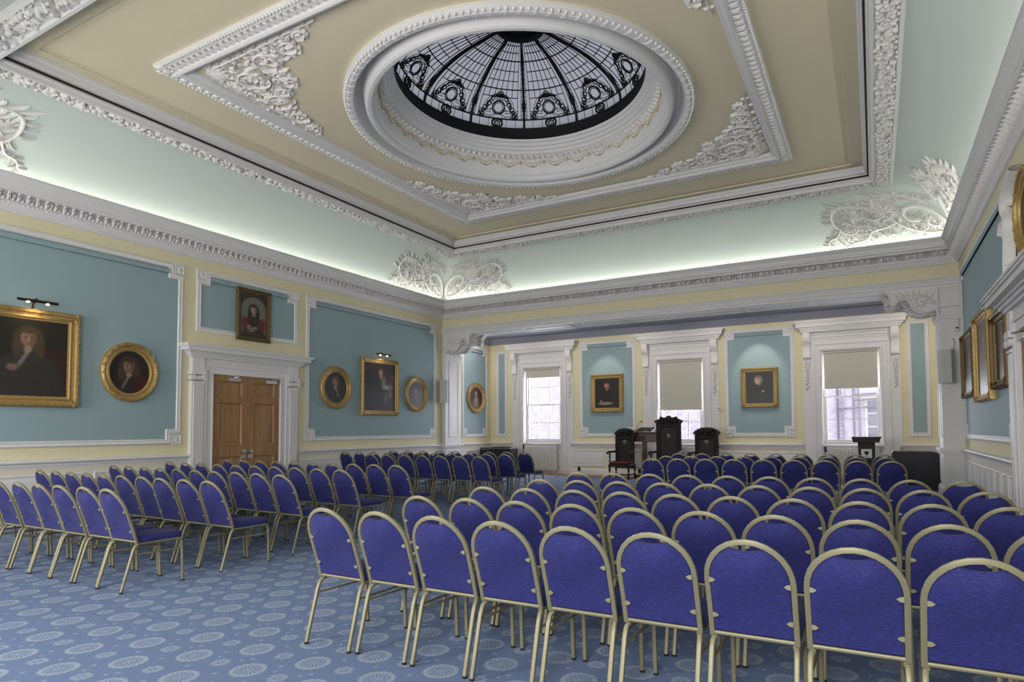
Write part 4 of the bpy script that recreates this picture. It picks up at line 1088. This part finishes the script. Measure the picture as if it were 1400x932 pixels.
framed(mA, 1.56, 2.60, 2.02, 3.06, 'gilt oval portrait with red background on the alcove side wall', 'o4', .15, .08, oval=True)
framed(mB, 3.68, 4.79, 2.0, 3.22, 'gilt framed portrait of a bearded man between the left and middle windows', 'w1', .14, .08)
framed(mB, 8.38, 9.37, 2.05, 3.18, 'gilt framed portrait of a white-haired man between the middle and right windows', 'w2', .12, .08)
framed(mR, -2.20, -.62, 2.02, 3.24, 'gilt framed picture farthest along the right wall, nearest the wall speaker', 'r1', .12, .09, 'golddark', flip=True)
framed(mR, -4.00, -2.42, 1.88, 3.33, 'tall gilt framed picture in the middle of three on the right wall', 'r2', .13, .10, flip=True)
framed(mR, -5.50, -4.30, 2.0, 3.06, 'ornate dark gilt framed picture nearest the right doorcase, below its cornice', 'r3', .14, .12, 'golddark', light=-4.9, flip=True, crest=True)
framed(mR, -7.2, -6.24, 3.42, 4.42, 'gilt oval portrait over the doorcase at the right edge', 'o1', .13, .10, oval=True, flip=True)

# ------------------------------------------------------------------ banquet chairs
CW = .198
def hoop_pts(n=14, hw=CW, z0=.435, zt=.935, inset=0.):
    hw = hw - inset; zc = zt - CW; P = [(-hw, z0), (-hw, (z0 + zc) / 2), (-hw, zc)]
    for i in range(1, n): a = PI - PI * i / n; P.append((hw * cos(a), zc + hw * sin(a)))
    return P + [(hw, zc), (hw, (z0 + zc) / 2), (hw, z0)]
def back_y(z): return -.155 - .175 * ((z - .43) / .5) ** 1.15 if z > .43 else -.155
def make_chair():
    t = thing('banquet_chair', '', 'chair')
    # hoop
    h = MB(); P = [(x, back_y(z), z) for x, z in hoop_pts()]
    h.tube(P, 1., 8, up=(0, 1, 0), sq=(.014, .0105), ph=PI / 8); 
    h.tube([(-CW, back_y(.445), .447), (CW, back_y(.445), .447)], 1., 8, up=(0, 0, 1), sq=(.010, .010))
    h.build('back_frame', M['tube'], t, smooth=50)
    # padded back with the shallow dip under the hoop
    pb = MB(); Q = hoop_pts(14, inset=.014); top = []
    Q = [(x, max(z, .462)) for x, z in Q]
    for i, (x, z) in enumerate(Q):
        if abs(x) < .085 and z > .8: top.append(None)
    ring = []
    for (x, z) in Q:
        if z > .88 and abs(x) < .09: z = min(z, .888 + .022 * (abs(x) / .09) ** 2)
        elif z > .9: z = min(z, .916)
        ring.append((x, z))
    def layer(k, dy): return [(x * k, back_y(z) + dy, .69 + (z - .69) * k) for x, z in ring]
    vs = []; n = len(ring)
    for k, dy in ((1., 0), (.995, .014), (.95, .026), (.80, .033), (.45, .036)): vs += layer(k, dy)
    for k, dy in ((.99, -.008), (.93, -.011), (.5, -.012)): vs += layer(k, dy)
    fs = []
    for a, b in ((0, 1), (1, 2), (2, 3), (3, 4), (0, 5), (5, 6), (6, 7)):
        for i in range(n): j = (i + 1) % n; fs.append((a * n + i, a * n + j, b * n + j, b * n + i))
    fs += [tuple(4 * n + i for i in range(n)), tuple(7 * n + i for i in range(n))]
    pb.add(vs, fs); pb.build('backrest', M['fabric'], t, smooth=60)
    for sx in (-1, 1):
        for z in (.545, .73):
            c = MB(); y = back_y(z) - .013
            pts = [(sx * (CW - .012), z - .012), (sx * (CW - .028), z - .010), (sx * (CW - .042), z), (sx * (CW - .028), z + .010), (sx * (CW - .012), z + .012)]
            c.prism(pts, lambda u, v, w: (u, y - w, v), -.004, .004); c.build('clip', M['tube'], t, smooth=30)
    # seat
    s_ = MB(); prof = []
    out = catmull([(-.185, -.13), (-.198, .05), (-.198, .22), (-.165, .285), (0, .30), (.165, .285), (.198, .22), (.198, .05), (.185, -.13), (0, -.14)], 3, True)
    n = len(out); vs = []
    for k, z in ((.93, .432), (1., .440), (1.0, .468), (.96, .488), (.80, .498), (.4, .502)): vs += [(x * k, .08 + (y - .08) * k, z) for x, y in out]
    fs = [(a * n + i, a * n + (i + 1) % n, (a + 1) * n + (i + 1) % n, (a + 1) * n + i) for a in range(5) for i in range(n)]
    fs += [tuple(range(n)), tuple(5 * n + i for i in range(n))]
    s_.add(vs, fs); s_.build('seat', M['fabric'], t, smooth=60)
    fr = MB()
    for sx in (-1, 1): fr.tube([(sx * .188, -.155, .424), (sx * .188, .10, .424), (sx * .188, .24, .424)], 1., 8, sq=(.011, .010))
    fr.tube([(-.188, .235, .422), (.188, .235, .422)], 1., 8, sq=(.010, .009))
    fr.build('seat_frame', M['tube'], t, smooth=50)
    for sx in (-1, 1):
        l = MB(); l.tube([(sx * .192, -.14, .425), (sx * .196, -.170, .405), (sx * .197, -.19, .36), (sx * .198, -.285, .012)], 1., 8, up=(0, 1, 0), sq=(.013, .0115))
        lo = l.build('leg', M['tube'], t, smooth=50)
        f = MB(); f.tube([(sx * .198, -.286, .0), (sx * .198, -.285, .014)], 1., 8, up=(0, 1, 0), sq=(.013, .013)); f.build('foot_cap', M['tubedark'], lo)
        l = MB(); l.tube([(sx * .188, .215, .424), (sx * .188, .252, .418), (sx * .188, .272, .39), (sx * .188, .278, .30), (sx * .188, .292, .012)], 1., 8, up=(0, 1, 0), sq=(.013, .0115))
        lo = l.build('leg', M['tube'], t, smooth=50)
        f = MB(); f.tube([(sx * .188, .292, .0), (sx * .188, .292, .014)], 1., 8, up=(0, 1, 0), sq=(.013, .013)); f.build('foot_cap', M['tubedark'], lo)
        st = MB(); st.tube([(sx * .196, -.205, .33), (sx * .188, .277, .325)], 1., 6, sq=(.008, .008)); st.build('stretcher', M['tube'], t, smooth=50)
    return t
proto = make_chair(); first = [True]
def dup(o, parent=None):
    c = o.copy(); COL.objects.link(c)
    if parent: c.parent = parent
    for ch in list(o.children): dup(ch, c)
    return c
ORD = ['', 'first', 'second', 'third', 'fourth', 'fifth', 'sixth', 'seventh', 'eighth', 'ninth', 'tenth', 'eleventh']
def lerp_row(xs, ya, yb):
    x0, x1 = xs[0], xs[-1]; n = len(xs) - 1
    return [(.8 * (x0 + (x1 - x0) * i / n) + .2 * x, ya + (yb - ya) * i / n) for i, x in enumerate(xs)]
ROWS = [
 ('right-hand block', 'nearest', [8.43, 8.89, 9.377, 9.825, 10.274, 10.749, 11.204, 11.634, 12.079], -12.40, -12.40),
 ('right-hand block', 'second', [8.513, 8.988, 9.406, 9.857, 10.33, 10.778, 11.196, 11.639, 12.062, 12.502], -11.51, -11.45),
 ('right-hand block', 'third', [8.541, 8.966, 9.455, 9.829, 10.274, 10.727, 11.174, 11.609, 12.067, 12.48], -10.618, -10.421),
 ('right-hand block', 'fourth', [8.593, 9.0, 9.4, 9.844, 10.284, 10.736, 11.171, 11.579, 12.036, 12.492], -9.662, -9.331),
 ('right-hand block', 'fifth', [8.527, 8.94, 9.398, 9.807, 10.252, 10.661, 11.093, 11.552, 11.979, 12.448], -8.558, -8.224),
 ('far right block', 'nearest', [8.207, 8.617, 9.099, 9.548, 10.011, 10.482, 10.947, 11.431, 11.921], -4.80, -4.36),
 ('far right block', 'middle', [8.152, 8.615, 9.084, 9.542, 10.013, 10.5, 10.982, 11.409, 11.852], -3.76, -3.08),
 ('far right block', 'farthest', [8.01, 8.522, 8.979, 9.446, 9.92, 10.401, 10.885, 11.358, 11.838], -2.40, -1.82),
 ('left-hand block', 'nearest', [2.40, 2.84, 3.28, 3.729, 4.146, 4.588, 5.043, 5.479], -12.26, -12.26),
 ('left-hand block', 'second', [1.511, 1.971, 2.447, 2.878, 3.287, 3.702, 4.15, 4.571, 5.039, 5.498], -11.12, -11.30),
 ('left-hand block', 'third', [1.225, 1.729, 2.209, 2.628, 3.129, 3.59, 4.05, 4.496, 4.932, 5.436], -10.03, -10.325),
 ('left-hand block', 'fourth', [1.021, 1.524, 1.95, 2.48, 3.0, 3.473, 3.955, 4.421, 4.94, 5.387], -9.02, -9.32),
 ('left-hand block', 'fifth', [1.241, 1.723, 2.143, 2.59, 3.008, 3.463, 3.928, 4.447, 4.889, 5.385], -8.09, -8.22),
 ('far left block', 'nearest', [1.968, 2.466, 2.972, 3.483, 3.925, 4.404, 4.885], -5.18, -5.28),
 ('far left block', 'middle', [.33, .765, 1.144, 1.581, 2.016, 2.452, 2.872, 3.31, 3.8, 4.27, 4.744], -4.33, -4.11),
 ('far left block', 'farthest', [.767, 1.252, 1.727, 2.176, 2.653, 3.107, 3.596, 4.081, 4.554], -3.11, -2.92),
]
rc = random.Random(1)
for bi, (block, row, xs, ya, yb) in enumerate(ROWS):
    P = lerp_row(xs, ya, yb); slope = math.atan2(yb - ya, xs[-1] - xs[0])
    for i, (x, y) in enumerate(P):
        if first[0]: c = proto; first[0] = False
        else: c = dup(proto)
        c.location = (max(x, .32), y + .33 + rc.uniform(-.012, .012), 0); c.rotation_euler = (0, 0, slope * .5)
        pos = 'leftmost' if i == 0 else 'rightmost' if i == len(P) - 1 else ORD[i + 1] + ' from left'
        if block == 'left-hand block' and row == 'nearest' :
            k = len(P) - i; pos = 'rightmost' if k == 1 else ORD[k] + ' from right'
        c['label'] = 'blue banquet chair, %s in %s row of the %s' % (pos, row, block); c['category'] = 'chair'
        c['group'] = 'blue banquet chairs set out in rows'

# ------------------------------------------------------------------ platform furniture
def turned(mb, x, y, z0, z1, r, n=12):
    h = z1 - z0; prof = [(r * .9, 0), (r * .9, .10 * h), (r * .45, .13 * h), (r * .9, .2 * h), (r * 1.05, .3 * h), (r * .55, .42 * h), (r * .5, .5 * h), (r * 1.0, .66 * h), (r * .6, .78 * h), (r * .95, .84 * h), (r * .95, h)]
    mb.lathe([(a, z0 + b) for a, b in prof], (x, y, 0), n)
def throne(x, y, hw, top, label, crest, rz=0.):
    t = thing('carved_throne_chair', label, 'chair', (x, y, 0), 'carved dark wooden thrones facing the seats')
    b = MB(); sz = .46; yb = y + .28
    # outline of the back
    s = top - .16
    if crest:
        pts = [(-hw * .82, .3), (-hw * .82, s - .10), (-hw * 1.0, s - .02), (-hw * .98, s + .02), (-hw * .62, s + .16), (-hw * .60, s + .27), (-hw * .5, s + .29), (-hw * .38, s + .24), (-hw * .2, s + .23), (-hw * .12, s + .32), (0, s + .36)]
        k = (top - s) / .36
        pts = [(a, s + (c - s) * k if c > s else c) for a, c in pts]
    else:
        pts = [(-hw * .84, .3), (-hw * .84, s - .06), (-hw * 1.0, s - .02), (-hw * .98, s + .02), (-hw * .86, s + .06), (-hw * .66, s + .11), (-hw * .36, s + .15), (0, s + .16)]
    full = pts + [(-a, c) for a, c in pts[:-1][::-1]]
    b.prism([(x + a, c) for a, c in full], lambda u, v, w: (u, yb + w, v), -.03, .03)
    mf = lambda u, v, h: (x + u, yb - .03 - h, v)
    b.frame([(-hw * .66, .52), (hw * .66, .52), (hw * .66, s - .12), (-hw * .66, s - .12)], [(0, 0), (0, .02), (.02, .03), (.05, .015), (.06, .0)], mf)
    r2 = random.Random(6)
    for i in range(18):
        u = r2.uniform(-hw * .55, hw * .55); v = s - .05 + r2.uniform(0, .08); b.leaf(mf, u, v, r2.uniform(0, 6.3), .12, .03, 1., .035, 4)
    for e in (-1, 1): b.spiral(mf, e * hw * .5, s + .0, 1., .09, 1.2, e, .02, .04); b.tube([(x + e * hw * .80, yb - .03, .3), (x + e * hw * .80, yb - .03, s - .06)], .03, 8)
    b.build('backrest', M['dark'], t, smooth=35)
    m_ = MB()
    for i in range(10): m_.leaf(mf, 0, s * .5 + .42, i * PI / 5, .075, .022, 0, .02, 3)
    m_.blob(mf, 0, s * .5 + .42, .035, .03, 8); m_.build('carved_badge', M['speakerdark'], t)
    f = MB(); w = hw * .98
    f.cbox(x - w, x + w, y - .28, y + .30, sz - .10, sz - .03, .015); f.build('seat_rail', M['dark'], t, smooth=35)
    c = MB(); c.cbox(x - w * .92, x + w * .92, y - .27, y + .24, sz - .03, sz + .06, .03); c.build('seat_cushion', M['leather'], t, smooth=40)
    for e in (-1, 1):
        for (yy, zt) in ((y - .25, sz - .05), (y + .27, sz - .05)):
            l = MB(); turned(l, x + e * (w - .04), yy, 0, zt, .038); l.build('leg', M['dark'], t, smooth=40)
        a = MB(); turned(a, x + e * (w - .03), y - .20, sz - .04, .76, .032)
        a.tube([(x + e * (w - .05), yb - .02, .80), (x + e * (w - .02), y + .05, .785), (x + e * (w - .01), y - .18, .80), (x + e * (w + .01), y - .27, .78), (x + e * (w + .01), y - .30, .74)], .032, 8)
        a.build('armrest', M['dark'], t, smooth=40)
    st = MB(); st.tube([(x - w + .04, y - .25, .14), (x + w - .04, y - .25, .14)], .02, 8)
    for e in (-1, 1): st.tube([(x + e * (w - .04), y - .25, .14), (x + e * (w - .04), y + .27, .14)], .02, 8)
    st.build('stretcher', M['dark'], t, smooth=40)
    return t
throne(5.13, 1.9, .34, 1.49, 'dark carved armchair with red leather seat, leftmost of the three thrones', False)
throne(6.46, 1.95, .43, 1.85, 'tallest dark carved throne with crested top in front of the middle window', True)
throne(7.56, 1.9, .38, 1.50, 'dark carved throne with arched top, rightmost of the three', False)
# table-lectern between the thrones
t = thing('speaking_table', 'dark wooden reading table on a central post between two thrones', 'table', (5.75, 2.55, 0))
b = MB(); b.cbox(5.25, 6.10, 2.33, 2.77, 1.33, 1.37, .01); b.cbox(5.29, 6.06, 2.37, 2.73, 1.08, 1.33, .01); b.build('tabletop', M['mahog'], t, smooth=30)
b = MB(); b.cbox(5.55, 5.67, 2.49, 2.61, .1, 1.09, .01)
b.build('post', M['mahog'], t, smooth=30)
b = MB(); b.cbox(5.30, 5.92, 2.50, 2.60, 0, .09, .02); b.cbox(5.56, 5.66, 2.30, 2.80, 0, .09, .02); b.build('base', M['mahog'], t, smooth=30)
for i in range(3): b = MB(); b.tube([(5.52 + .07 * i, 2.36, 1.12), (5.52 + .07 * i, 2.36, 1.27)], .016, 8); b.build('turned_spindle', M['dark'], t)
t = thing('book_rest', 'black sloping book rest standing on the reading table', 'stand', (5.65, 2.55, 1.37))
b = MB(); b.add([(5.42, 2.38, 1.40), (5.92, 2.38, 1.40), (5.92, 2.70, 1.49), (5.42, 2.70, 1.49), (5.42, 2.38, 1.42), (5.92, 2.38, 1.42), (5.92, 2.70, 1.51), (5.42, 2.70, 1.51)], [(0, 1, 2, 3), (4, 5, 6, 7), (0, 1, 5, 4), (1, 2, 6, 5), (2, 3, 7, 6), (3, 0, 4, 7)]); b.build('slope', M['blackmat'], t, smooth=0)
for xx in (5.48, 5.83): b = MB(); b.box(xx, xx + .03, 2.40, 2.68, 1.37, 1.47); b.build('support', M['blackmat'], t, smooth=0)
t = thing('gooseneck_microphone', 'thin black gooseneck microphone on the reading table', 'microphone', (5.34, 2.60, 1.37))
b = MB(); b.lathe([(.001, 1.39), (.05, 1.39), (.055, 1.37)], (5.34, 2.60, 0), 16); b.build('base', M['blackmat'], t)
b = MB(); b.tube(catmull([(5.34, 2.60, 1.38), (5.35, 2.60, 1.5), (5.42, 2.59, 1.60), (5.50, 2.56, 1.67)], 5), .007, 8); b.build('gooseneck', M['blackmat'], t)
b = MB(); b.tube([(5.50, 2.56, 1.67), (5.55, 2.54, 1.70)], .016, 10); b.build('microphone_head', M['blackmat'], t)
# lectern at the right
t = thing('lectern', 'small dark lectern bearing a white crest panel in front of the right window', 'lectern', (11.53, 1.5, 0))
b = MB(); b.prism([(11.23, 1.22), (11.25, 1.11), (11.81, 1.11), (11.84, 1.22)], lambda u, v, w: (u, w, v), 1.28, 1.72); b.cbox(11.21, 11.86, 1.26, 1.74, 1.215, 1.245, .006); b.build('reading_desk', M['dark'], t, smooth=30)
b = MB(); b.prism([(11.35, 1.11), (11.38, .08), (11.69, .08), (11.72, 1.11)], lambda u, v, w: (u, w, v), 1.36, 1.64); b.build('column', M['dark'], t, smooth=0)
b = MB(); b.cbox(11.26, 11.80, 1.28, 1.72, 0, .08, .01); b.build('base', M['dark'], t, smooth=30)
b = MB(); b.cbox(11.42, 11.645, 1.345, 1.36, .74, .95, .004); e_ = b.build('crest_panel', M['radiator'], t, smooth=0)
b = MB(); me_ = lambda u, v, h: (u, 1.344 - h, v)
b.prism([(11.50, .90), (11.57, .90), (11.575, .84), (11.535, .79), (11.495, .84)], me_, 0, .003)
for e in (-1, 1): b.leaf(me_, 11.5325 + e * .035, .84, PI / 2 + e * -.3, .07, .012, 0, .003, 3)
b.prism([(11.475, .775), (11.59, .775), (11.59, .765), (11.475, .765)], me_, 0, .003)
b.build('crest', M['blackmat'], e_, smooth=0)
t = thing('covered_piano', 'black fabric-covered upright case with rounded corners by the right pier', 'case', (12.5, 1.8, 0))
b = MB(); pr = [(12.06, .0), (12.05, .5), (12.06, .86), (12.09, .905), (12.8, .90), (12.95, .89), (13.01, .84), (13.03, .7), (13.02, .0)]
b.prism(pr, lambda u, v, w: (u, w, v), 1.45, 2.15); b.build('cover', M['black'], t, smooth=50)
for xx in (12.12, 12.94):
    for yy in (1.52, 2.05): b = MB(); b.tube([(xx - .02, yy, .03), (xx + .02, yy, .03)], .03, 10); b.build('castor', M['blackmat'], t)
b = MB(); b.tube([(x_, 1.447, z_) for x_, z_ in pr[1:-1]], .006, 6); b.build('piped_edge', M['speakerdark'], t)
for lab, x0, x1, zt in (('low black covered case beside the left alcove wall', .02, .48, .87), ('longer black covered case under the leftmost window side panel', .50, 1.22, .90)):
    t = thing('covered_case', lab, 'case', ((x0 + x1) / 2, 2.25, 0))
    b = MB(); b.cbox(x0, x1, 2.0, 2.5, .0, zt, .025); b.build('cover', M['black'], t, smooth=40)
    b = MB(); b.cbox(x0 - .005, x1 + .005, 1.99, 2.51, zt - .06, zt - .04, .004); b.build('lid_seam', M['speakerdark'], t, smooth=30)

# radiators
for k, (x0, x1) in enumerate(WX):
    a, b_ = x0 + .10, x1 - .08
    t = thing('radiator', ['white column radiator under the leftmost window', 'white column radiator under the middle window behind the thrones', 'white column radiator under the right window behind the small lectern'][k], 'radiator', ((a + b_) / 2, YB - .16, 0), 'column radiators under the windows')
    r = MB(); n = 26; w = (b_ - a) / n
    for i in range(n):
        xx = a + (i + .5) * w; r.tube([(xx, YB - .16, .12), (xx, YB - .16, .15), (xx, YB - .16, .90), (xx, YB - .16, .93)], 1., 8, up=(0, 1, 0), sq=(w * .40, .05))
    r.box(a, b_, YB - .185, YB - .135, .18, .22); r.box(a, b_, YB - .185, YB - .135, .84, .88)
    r.build('columns', M['radiator'], t, smooth=40)
    for xx in (a + .1, b_ - .1): f = MB(); f.box(xx - .02, xx + .02, YB - .2, YB - .12, 0, .13); f.build('foot', M['radiator'], t, smooth=0)
    v = MB(); v.tube([(a - .05, YB - .16, .86), (a + .01, YB - .16, .86)], .02, 8); v.tube([(a - .05, YB - .16, .82), (a - .05, YB - .16, .96)], .025, 10); v.tube([(a - .05, YB - .16, 0), (a - .05, YB - .16, .82)], .01, 8)
    v.build('valve', M['blackmat'], t)

# wall speakers
def wall_speaker(x, y, z0, z1, label, w=.30, d=.22, flip=1):
    t = thing('wall_speaker', label, 'speaker', (x, y, z0), 'pair of wall speakers')
    b = MB(); pts = [(-w / 2, 0), (w / 2, 0), (w / 2, -d * .4), (w * .25, -d), (-w * .25, -d), (-w / 2, -d * .4)]
    b.prism([(x + a, y + c) for a, c in pts], lambda u, v, h: (u, v, h), z0, z1); b.build('cabinet', M['speaker'], t, smooth=0)
    g = MB(); g.prism([(x + a * .92, y + c * 1.0 - .008) for a, c in [(w * .25, -d), (-w * .25, -d), (-w * .25, -d + .02), (w * .25, -d + .02)]], lambda u, v, h: (u, v, h), z0 + .03, z1 - .03); g.build('grille', M['speaker'], t, smooth=0)
    br = MB(); br.box(x - .03, x + .03, y, y + .09, (z0 + z1) / 2 - .08, (z0 + z1) / 2 + .08); br.build('bracket', M['steel'], t, smooth=0)
    c = MB(); c.tube(catmull([(x + .10 * flip, y + .02, z1 - .1), (x + .16 * flip, y + .03, z1 + .12), (x + .14 * flip, y + .06, z1 + .25)], 5), .006, 6); c.build('cable', M['speakerdark'], t)
wall_speaker(13.06, -.12, 2.37, 3.06, 'pale grey speaker on the right pier by the three pictures')
wall_speaker(.18, -.12, 2.29, 3.0, 'pale grey speaker on the left pier beside the small oval portrait', .26, .16, -1)
# cable trunking and small fittings
t = thing('cable_trunking', 'pale vertical cable trunking below the left wall speaker', 'trunking', (.07, -.05, 1.03))
b = MB(); b.cbox(.03, .11, -.075, -.031, 1.04, 2.29, .005); b.build('duct', M['speaker'], t, smooth=0)
t = thing('junction_box', 'small white box high on the right pier above the speaker', 'box', (13.28, -.05, 3.55))
b = MB(); b.cbox(13.24, 13.31, -.085, -.031, 3.45, 3.72, .008); b.build('box_body', M['radiator'], t, smooth=30); b = MB(); b.box(13.25, 13.30, -.09, -.084, 3.50, 3.53); b.build('slot', M['blackmat'], t, smooth=0)
t = thing('thermostat', 'small cream control box on the wall right of the middle window', 'thermostat', (7.74, YB - .02, 2.0))
b = MB(); b.cbox(7.70, 7.80, YB - .05, YB, 1.99, 2.11, .008); b.build('box_body', M['radiator'], t, smooth=30); b = MB(); b.cbox(7.73, 7.77, YB - .056, YB - .048, 2.03, 2.07, .004); b.build('dial', M['speakerdark'], t, smooth=0)
for lab, x, y, z in (('small dark socket low on the wall left of the red-seated throne', 3.25, YB - .03, .12), ('small brown socket low on the wall by the reading table post', 5.30, YB - .03, .10)):
    t = thing('wall_socket', lab, 'socket', (x, YB - .06, z))
    b = MB(); b.cbox(x - .045, x + .045, YB - .09, YB - .058, z, z + .13, .006); b.build('plate', M['bronze'], t, smooth=30); b = MB(); b.box(x - .02, x + .02, YB - .094, YB - .088, z + .05, z + .09); b.build('rocker', M['blackmat'], t, smooth=0)

# ------------------------------------------------------------------ light
def area(name, loc, rot, sx, sy, e, col=(1, 1, 1), spread=None):
    d = bpy.data.lights.new(name, 'AREA'); d.shape = 'RECTANGLE'; d.size = sx; d.size_y = sy; d.energy = e; d.color = col
    if spread: d.spread = spread
    o = bpy.data.objects.new(name, d); COL.objects.link(o); o.location = loc; o.rotation_euler = rot; return o
LEDC = (.98, 1., .90)
E_ = 33
area('cove_strip_light', (.14, -RC, 5.375), (PI, 0, 0), .06, W - .5, E_, LEDC)
area('cove_strip_light', (W - .14, -RC, 5.375), (PI, 0, 0), .06, W - .5, E_ * 1.05, LEDC)
area('cove_strip_light', (RC, -.14, 5.375), (PI, 0, 0), W - .5, .06, E_, LEDC)
area('cove_strip_light', (RC, -W + .14, 5.43), (PI, 0, 0), W - .5, .06, E_, LEDC)
# daylight entering through the windows
for (a, b) in SX: area('south_window_daylight', ((a + b) / 2, -16.58, 2.45), (PI / 2, 0, 0), b - a, 3.1, 205, (1., .99, .98))
for (a, b) in WX: area('north_window_daylight', ((a + b) / 2, YB + .34, 2.2), (-PI / 2, 0, 0), b - a, 2.2, 110, (.88, .92, 1.))
for xx in (.4, 2.9, 5.4, 7.8, 10.2, 12.6): area('alcove_downlight', (xx, 1.35, 4.60), (rad(22), 0, 0), .22, .22, 19, (1, .93, .84))
# picture lights, recessed spots over the two portraits of the window wall
def spot(loc, tgt, e, ang, col, blend=.6):
    d = bpy.data.lights.new('spot_light', 'SPOT'); d.energy = e; d.spot_size = rad(ang); d.spot_blend = blend; d.color = col; d.shadow_soft_size = .03
    o = bpy.data.objects.new('spot_light', d); COL.objects.link(o); o.location = loc
    o.rotation_euler = (Vector(tgt) - Vector(loc)).to_track_quat('-Z', 'Y').to_euler()
spot((4.25, 1.9, 4.58), (4.23, YB, 2.8), 55, 52, (1, .9, .76)); spot((8.88, 1.9, 4.58), (8.88, YB, 2.9), 75, 52, (1, .9, .76))
for a, z in ((-10.66, 3.46), (-2.85, 3.43)): spot((.24, a, z), (.05, a, z - .35), 6, 130, (1, .7, .4), .9)

wd = bpy.data.worlds.new('sky'); scene.world = wd; wd.use_nodes = True
nt = wd.node_tree; bg = nt.nodes['Background']; bg.inputs[0].default_value = (.86, .90, 1., 1); bg.inputs[1].default_value = 2.4

# ------------------------------------------------------------------ camera
f = 848.211; PX, PY = 737.329, 547.606
def axes(y, p, r):
    y, p, r = rad(y), rad(p), rad(r)
    F = Vector((-sin(y) * cos(p), cos(y) * cos(p), sin(p))); rt = Vector((cos(y), sin(y), 0)); up = rt.cross(F)
    return rt * cos(r) + up * sin(r), -rt * sin(r) + up * cos(r), F
rt, up, F = axes(28.356, 2.656, -.344)
cd = bpy.data.cameras.new('camera'); cam = bpy.data.objects.new('camera', cd); COL.objects.link(cam)
cd.sensor_fit = 'HORIZONTAL'; cd.sensor_width = 36; cd.lens = f * 36 / 1400
cd.shift_x = -(PX - 700) / 1400; cd.shift_y = (PY - 466) / 1400; cd.clip_start = .05; cd.clip_end = 200
Mx = Matrix.Identity(4)
for i in range(3): Mx[i][0] = rt[i]; Mx[i][1] = up[i]; Mx[i][2] = -F[i]
Mx.translation = Vector((12.402, -16.322, 1.55)) * .945
cam.matrix_world = Mx; scene.camera = cam
vs_ = scene.view_settings
scene.display_settings.display_device = 'sRGB'
vs_.view_transform = 'Standard'; vs_.look = 'None'; vs_.gamma = 1; vs_.use_curve_mapping = False; vs_.exposure = 0.14
